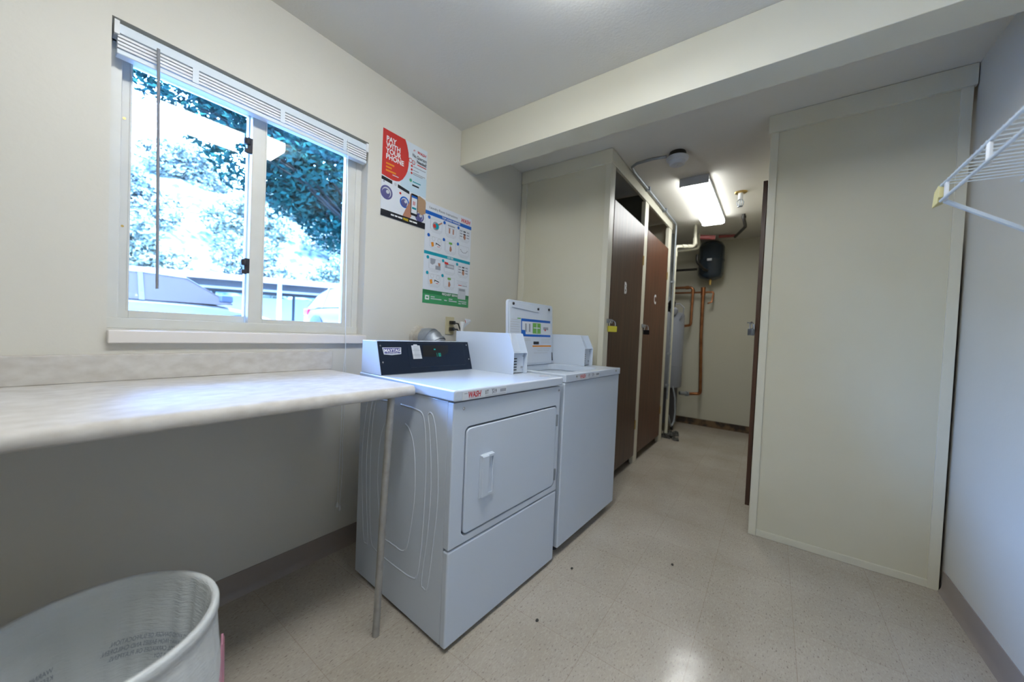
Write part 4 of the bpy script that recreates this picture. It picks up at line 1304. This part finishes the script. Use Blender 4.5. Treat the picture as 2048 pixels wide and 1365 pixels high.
for x in (XS1 - 0.045, XS1 - 0.30, XS1 - 0.60, XS1 - 0.9):
    MB(OW).box(x - 0.009, x + 0.009, YS - 0.004, YS + 0.002, ZS - 0.056, ZS + 0.005).build('lip_clip', WHITEP, sh, bevel=0.001)
bb = MB(OW)
bb.tube([(XS1 - 0.03, YS - 0.002, ZS - 0.052), (XS1 + 0.0, YR + 0.018, 1.372)], 0.0065, 8)
bb.tube([(XS1, YR + 0.012, 1.38), (XS1, YR + 0.010, 1.34)], 0.009, 8)
bb.build('brace', WIREW, sh)
bb = MB(OW)
bb.hexa([(XS1 - 0.006, YS + 0.006, ZS - 0.050), (XS1 + 0.002, YS - 0.012, ZS - 0.046), (XS1 - 0.002, YS - 0.012, ZS - 0.010), (XS1 - 0.008, YS + 0.006, ZS + 0.004)],
        [(XS1 + 0.010, YS + 0.014, ZS - 0.062), (XS1 + 0.008, YS - 0.008, ZS - 0.052), (XS1 + 0.008, YS - 0.010, ZS - 0.002), (XS1 + 0.012, YS + 0.010, ZS - 0.012)])
bb.box(XS1 - 0.014, XS1 - 0.004, YS - 0.004, YS + 0.006, ZS - 0.036, ZS - 0.004)
bb.build('end_cap', YELP, sh, bevel=0.002)['label'] = 'yellowed taped end cap'
MB(OW).box(XS1 - 0.10, XS1 - 0.07, YR + 0.001, YR + 0.02, ZS - 0.03, ZS - 0.004).build('wall_clip', STEEL, sh)

# ------------------------------------------------------------------ trash can
CX, CY, CZ, CR = -0.768, -0.592, 0.450, 0.199
OTc = (CX, CY, 0.0)
tcn = thing('trash_can', OTc, 'round white trash can with a white liner, under the counter edge', 'trash can')
MB(OTc).lathe([(0.158, 0.0), (0.163, 0.01), (0.1955, 0.425), (0.1965, 0.44)], (CX, CY, 0), 48, cap=False).build('body', CANM, tcn, solid=0.0015)
# liner: inside down, over the rim, hanging outside with folds
prof = [(0.125, 0.06), (0.15, 0.10), (0.168, 0.25), (0.178, 0.36), (0.186, 0.425), (0.188, 0.440), (0.190, 0.4485), (0.196, 0.451), (0.202, 0.4495), (0.2045, 0.444), (0.2045, 0.428), (0.2005, 0.423), (0.199, 0.40), (0.203, 0.33), (0.205, 0.26), (0.206, 0.19)]
seg = 160
rings = []
rs_ = random.Random(3)
ph = [rs_.uniform(0, 6.28) for _ in range(8)]
for i, (r, z) in enumerate(prof):
    ring = []
    for k in range(seg):
        a = 2 * PI * k / seg
        amp = 0.0
        if i < 5: amp = 0.0035 * (1 - i / 6)
        if i > 11: amp = 0.0045 * (i - 11) / 2
        d = amp * (math.sin(9 * a + ph[0] + z * 9) + 0.7 * math.sin(17 * a + ph[1] - z * 6) + 0.5 * math.sin(31 * a + ph[2]))
        if i < 5: d += amp * 1.5 * max(0, math.cos(a - 0.6)) * math.sin(22 * a)
        rr = r + (d if i < 5 else abs(d))
        ring.append((CX + rr * math.cos(a), CY + rr * math.sin(a), z))
    rings.append(ring)
bb = MB(OTc)
bb.loft(rings, cap=False)
bb._vf(rings[0], [tuple(range(seg))])
ln = bb.build('liner', LINER, tcn, smooth=80)
def wrap_at(ac, zc):
    def w(x, y):
        z = zc + y
        r = 0.150 + (z - 0.10) * (0.030 / 0.27) - 0.0045
        a = ac + x / r            # x runs clockwise/anticlockwise round the wall
        return Vector((CX + r * math.cos(a), CY + r * math.sin(a), z))
    return w
tx = MB(OTc).use(LINERT)
L1 = ('TO AVOID DANGER OF SUFFOCATION,', 'BAG AWAY FROM BABIES AND CHILDREN.', 'CRIBS, BEDS, CARRIAGES OR PLAYPENS.', 'BAG IS NOT A TOY.')
for i, s_ in enumerate(L1):
    tx.text(s_, 0.0155, (0, 0, 0), (1, 0, 0), (0, 0, 1), mirror=False, wrap=wrap_at(0.30, 0.300 - 0.0165 * i), sx=0.62, shear=-0.1)
L2 = ('WARNING: TO AVOID', 'KEEP THIS PLASTIC', 'DO NOT USE THIS')
for i, s_ in enumerate(L2):
    tx.text(s_, 0.0155, (0, 0, 0), (1, 0, 0), (0, 0, 1), mirror=False, wrap=wrap_at(1.84, 0.305 - 0.0165 * i), sx=0.62, shear=-0.1)
tx.build('lettering', None, ln, smooth=0)
bb = MB(OTc)
a0 = -0.35
def cp_(a, r, z): return (CX + r * math.cos(a), CY + r * math.sin(a), z)
bb.loft([[cp_(a0, .210, .330), cp_(a0 + .22, .212, .325), cp_(a0 + .30, .216, .30), cp_(a0 + .10, .214, .22), cp_(a0 - .16, .212, .20)],
         [cp_(a0, .213, .330), cp_(a0 + .22, .216, .325), cp_(a0 + .30, .222, .30), cp_(a0 + .10, .218, .22), cp_(a0 - .16, .215, .20)]])
bb.build('pink_tie', PINK, tcn, smooth=0)

# ------------------------------------------------------------------ outdoors
GZ = lambda y: 0.30 + 0.055 * max(0, y - 2)
bb = MB()
bb._vf([(-30, 0.15, -0.2), (40, 0.15, -0.2), (40, 0.5, 0.3), (-30, 0.5, 0.3), (40, 2, 0.3), (-30, 2, 0.3), (40, 16, GZ(16)), (-30, 16, GZ(16)), (40, 26, GZ(16) + 0.4), (-30, 26, GZ(16) + 0.4)],
       [(0, 1, 2, 3), (3, 2, 4, 5), (5, 4, 6, 7), (7, 6, 8, 9)])
struct(bb.build('ground_outside', GRASS, smooth=0), 'pale paved ground outside the window')
# hillside
bb = MB()
nx, ny = 50, 20
vs = []
rh = random.Random(11)
for j in range(ny + 1):
    for i in range(nx + 1):
        x = -30 + 80 * i / nx
        y = 23 + 22 * j / ny
        z = GZ(16) + 0.2 + 13.5 * (1 - math.cos(min(1, j / ny) * PI)) / 2 + 0.5 * math.sin(x * 0.5 + j * .7) + rh.uniform(-.25, .25)
        z -= 0.10 * max(0, (-x - 2))
        vs.append((x, y, z))
fs = [(j * (nx + 1) + i, j * (nx + 1) + i + 1, (j + 1) * (nx + 1) + i + 1, (j + 1) * (nx + 1) + i) for j in range(ny) for i in range(nx)]
bb._vf(vs, fs)
struct(bb.build('hillside', HILL), 'sunlit hillside beyond the carport')

def leaves(bb, c, rad, n, size, rnd, shell=0.35):
    for _ in range(n):
        while True:
            p = Vector((rnd.uniform(-1, 1), rnd.uniform(-1, 1), rnd.uniform(-1, 1)))
            if shell < p.length < 1: break
        q = Vector((c[0] + p.x * rad[0], c[1] + p.y * rad[1], c[2] + p.z * rad[2]))
        a = Vector((rnd.gauss(0, 1), rnd.gauss(0, 1), rnd.gauss(0, .6))).normalized()
        b2 = a.cross(Vector((rnd.gauss(0, 1), rnd.gauss(0, 1), rnd.gauss(0, 1)))).normalized()
        s_ = size * rnd.uniform(.6, 1.3)
        bb._vf([q - a * s_, q - b2 * s_ * .45, q + a * s_, q + b2 * s_ * .45], [(0, 1, 2, 3)])
def tree(name, x, y, z0, h, crowns, nleaf, size, M, label, seed, group=None, tr_=0.12):
    o = (x, y, z0)
    t = thing(name, o, label, 'tree', group=group)
    rnd = random.Random(seed)
    bb = MB(o)
    bb.tube([(x, y, z0 - 0.3), (x + rnd.uniform(-.1, .1), y, z0 + h * .3), (x + rnd.uniform(-.2, .2), y + rnd.uniform(-.2, .2), z0 + h * .6), (x, y, z0 + h * .8)], [tr_, tr_ * .8, tr_ * .5, tr_ * .15], 8)
    for (c, r) in crowns:
        mid = (x + (c[0] - x) * .5, y + (c[1] - y) * .5, z0 + h * .45 + (c[2] - z0 - h * .45) * .6)
        bb.tube([(x, y, z0 + h * .4), mid, (c[0], c[1], c[2])], [tr_ * .5, tr_ * .3, tr_ * .08], 6)
    bb.build('trunk', BARK, t)
    bb = MB(o)
    tot = sum(r[0] * r[1] * r[2] for (c, r) in crowns)
    for (c, r) in crowns:
        leaves(bb, c, r, int(nleaf * r[0] * r[1] * r[2] / tot) + 20, size, rnd)
    bb.build('foliage', M, t, smooth=0)
    return t
# broadleaf tree close to the window, in the building's shade
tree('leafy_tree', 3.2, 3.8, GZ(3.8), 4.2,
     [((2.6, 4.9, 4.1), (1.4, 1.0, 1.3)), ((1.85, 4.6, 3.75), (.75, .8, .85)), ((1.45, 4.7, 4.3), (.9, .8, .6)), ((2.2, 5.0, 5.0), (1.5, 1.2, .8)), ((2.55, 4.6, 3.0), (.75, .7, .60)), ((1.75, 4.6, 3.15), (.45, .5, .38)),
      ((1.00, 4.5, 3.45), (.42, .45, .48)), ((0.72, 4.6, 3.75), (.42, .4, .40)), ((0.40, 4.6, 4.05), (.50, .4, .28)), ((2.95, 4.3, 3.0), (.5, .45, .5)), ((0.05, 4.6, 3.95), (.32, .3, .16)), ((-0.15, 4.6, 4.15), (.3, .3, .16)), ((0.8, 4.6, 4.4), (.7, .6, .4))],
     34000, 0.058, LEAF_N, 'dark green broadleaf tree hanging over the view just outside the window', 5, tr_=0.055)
# hillside trees
hr = random.Random(21)
k = 0
for row, (yy, z0, h, xs) in enumerate(((26.0, 1.9, 4.6, (2.6, 8.4, 14.2)), (32.0, 5.4, 5.2, (3.0, 9.8, 16.6)), (38.9, 10.2, 5.6, (0.0, 7.6, 15.2, 22.8)))):
    nm = ('left', 'middle', 'right') if row < 2 else ('far left', 'centre left', 'centre right', 'far right')
    for i, x in enumerate(xs):
        y = yy
        sc = h / 4.6
        cz = z0 + h * .62
        crowns = []
        for q in range(6):
            crowns.append(((x + (-1.5, -.7, 0.1, .8, 1.5, 0)[q] * sc, y + hr.uniform(-.5, .5), cz + (hr.uniform(-.9, .6) if q < 5 else 1.0) * sc), (1.25 * sc, 1.2 * sc, 1.15 * sc * hr.uniform(.8, 1.1))))
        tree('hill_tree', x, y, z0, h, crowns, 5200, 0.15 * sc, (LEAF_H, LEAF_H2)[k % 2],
             '%s sunlit bushy tree in the %s row on the slope beyond the carport' % (nm[i], ('front', 'middle', 'rear')[row]), 100 + k, group='sunlit trees on the slope', tr_=.14)
        k += 1

# carport
d_ = Vector((2.14, -1.25, 0)).normalized()
pn = Vector((-d_.y, d_.x, 0))
if pn.y < 0: pn = -pn
P0 = Vector((1.43, 17.2, 0)) - d_ * 2.5
OK_ = (P0.x, P0.y, GZ(16))
cpt = thing('carport', OK_, 'long flat-roofed carport with white posts across the car park', 'carport')
Lc = 15
def cbox(bb, s0, s1, t0, t1, z0, z1):
    lo = [P0 + d_ * s0 + pn * t0, P0 + d_ * s1 + pn * t0, P0 + d_ * s1 + pn * t1, P0 + d_ * s0 + pn * t1]
    bb.hexa([(p.x, p.y, z0) for p in lo], [(p.x, p.y, z1) for p in lo])
bb = MB(OK_); cbox(bb, 0, Lc, 0, .12, 2.72, 2.95); bb.build('fascia', CARPR, cpt)
bb = MB(OK_); cbox(bb, 0, Lc, .12, 5.2, 2.85, 2.95); bb.build('roof', CARPD, cpt)
for t0 in (1.2, 2.6, 4.0, 5.0):
    bb = MB(OK_); cbox(bb, 0, Lc, t0, t0 + .16, 2.55, 2.85); bb.build('beam', CARPD if t0 != 2.6 else CARPW, cpt)
for s0 in (0.3, 3.6, 7.0, 10.1, 13.5):
    bb = MB(OK_); cbox(bb, s0, s0 + .14, .6, .74, GZ(16) - 0.3, 2.85); bb.build('post', CARPW, cpt)
    bb = MB(OK_); cbox(bb, s0, s0 + .12, 4.6, 4.72, GZ(16) - 0.3, 2.85); bb.build('post', CARPD, cpt)
bb = MB(OK_); cbox(bb, 0, Lc, 5.2, 5.3, GZ(16) - 0.3, 2.4); bb.build('back_wall', CARPW, cpt)
# low white fence running out from the carport
bb = MB((5.2, 11.5, 0.8))
for i in range(12):
    f0 = i / 12
    x = 4.6 + 1.9 * f0
    y = 10.6 + 2.8 * f0
    bb.box(x, x + .10, y, y + .04, GZ(y) - .1, 1.36 + 0.42 * f0)
bb.hexa([(4.6, 10.64, 1.1), (6.55, 13.4, 1.45), (6.55, 13.44, 1.45), (4.6, 10.68, 1.1)], [(4.6, 10.64, 1.2), (6.55, 13.4, 1.55), (6.55, 13.44, 1.55), (4.6, 10.68, 1.2)])
tag(bb.build('picket_fence', CARPW, smooth=0), 'low white fence beside the parked white hatchback', 'fence')

def car(x, y, z0, flip, paint, label, roof, belt, L, hood_front=True):
    """Car along x; local u from rear (0) to front (L)."""
    o = (x, y, z0)
    t = thing('parked_car', o, label, 'car', group=None)
    Wc = 0.88
    X = (lambda u: x + u) if not flip else (lambda u: x + L - u)
    def body_rings():
        R = []
        for (u, zb, zt_, w) in ((0.0, .42, .70, .70), (0.08, .30, .93, .80), (0.35, .24, belt - .02, Wc), (1.2, .22, belt, Wc), (2.6, .22, belt, Wc), (L - 1.15, .22, belt - .03, Wc), (L - .55, .24, belt - .16, Wc * .97), (L - .12, .28, belt - .30, Wc * .88), (L, .36, .58, Wc * .72)):
            r = []
            for (sy, fz) in ((-.86, 0), (-.98, .25), (-1.0, .6), (-.95, .92), (-.80, 1.0), (0, 1.03), (.80, 1.0), (.95, .92), (1.0, .6), (.98, .25), (.86, 0)):
                r.append((X(u), y + w * sy, z0 + zb + (zt_ - zb) * fz))
            R.append(r)
        return R
    MB(o).loft(body_rings()).build('body', paint, t, smooth=50, subsurf=1)
    # greenhouse
    R = []
    gh = roof['gh']
    for (u, h) in gh:
        wb = Wc * .90
        wt_ = Wc * (.90 - .20 * h)
        zt_ = belt + (roof['z'] - belt) * h - .03
        R.append([(X(u), y - wb, z0 + belt - .04), (X(u), y - wt_, z0 + zt_), (X(u), y + wt_, z0 + zt_), (X(u), y + wb, z0 + belt - .04)])
    MB(o).loft(R).build('window_glass', CARG, t, smooth=30)
    R = []
    for (u, h) in gh:
        wt_ = Wc * (.90 - .20 * h)
        zt_ = belt + (roof['z'] - belt) * h
        R.append([(X(u), y - wt_ - .015, z0 + zt_ - .045), (X(u), y - wt_ * .8, z0 + zt_), (X(u), y + wt_ * .8, z0 + zt_), (X(u), y + wt_ + .015, z0 + zt_ - .045)])
    MB(o).loft(R).build('roof', paint, t, smooth=50)
    for u in roof['pillars']:
        for s_ in (-1, 1):
            MB(o).hexa([(X(u), y + s_ * Wc * .91, z0 + belt - .05), (X(u + .07), y + s_ * Wc * .91, z0 + belt - .05), (X(u + .07), y + s_ * Wc * .89, z0 + belt - .05), (X(u), y + s_ * Wc * .89, z0 + belt - .05)],
                       [(X(u), y + s_ * Wc * .72, z0 + roof['z'] - .03), (X(u + .06), y + s_ * Wc * .72, z0 + roof['z'] - .03), (X(u + .06), y + s_ * Wc * .70, z0 + roof['z'] - .03), (X(u), y + s_ * Wc * .70, z0 + roof['z'] - .03)]).build('pillar', paint, t)
    for u in (.80, L - .85):
        for s_ in (-1, 1):
            w = MB(o).lathe([(.20, -.10), (.325, -.10), (.335, -.06), (.335, .06), (.325, .10), (.20, .10)], (X(u), y + s_ * .79, z0 + .33), 28, 'y').build('wheel', TYRE, t)
            MB(o).lathe([(.20, -.105), (.21, -.02), (.21, .02), (.20, .105)], (X(u), y + s_ * .79, z0 + .33), 20, 'y').build('wheel_rim', HUB, w)
            MB(o).lathe([(.37, -.012), (.39, 0), (.37, .012)], (X(u), y + s_ * (Wc + .005), z0 + .35), 28, 'y', cap=True).build('wheel_arch', TYRE, t)
    for s_ in (-1, 1):
        MB(o).box(min(X(roof['mir']), X(roof['mir'] + .2)), max(X(roof['mir']), X(roof['mir'] + .2)), y + s_ * 1.0 - .09, y + s_ * 1.0 + .06, z0 + belt, z0 + belt + .14).build('mirror', INKB if not flip and False else RUBBER, t, bevel=.03)
        MB(o).box(min(X(.02), X(.22)), max(X(.02), X(.22)), y + s_ * .72 - .12, y + s_ * .72 + .10, z0 + belt - .24, z0 + belt - .08).build('tail_lamp', TAILR, t, bevel=.02)
    return t
# silver sedan pointing right, close to the window
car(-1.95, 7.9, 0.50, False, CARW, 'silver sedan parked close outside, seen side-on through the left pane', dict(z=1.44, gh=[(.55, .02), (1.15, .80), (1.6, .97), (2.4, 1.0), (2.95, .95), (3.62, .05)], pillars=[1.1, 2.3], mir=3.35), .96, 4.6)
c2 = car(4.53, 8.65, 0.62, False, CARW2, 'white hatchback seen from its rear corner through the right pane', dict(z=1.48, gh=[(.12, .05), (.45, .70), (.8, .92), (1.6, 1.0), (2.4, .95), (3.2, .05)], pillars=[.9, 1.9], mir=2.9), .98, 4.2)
c2.rotation_euler.z = -PI / 2
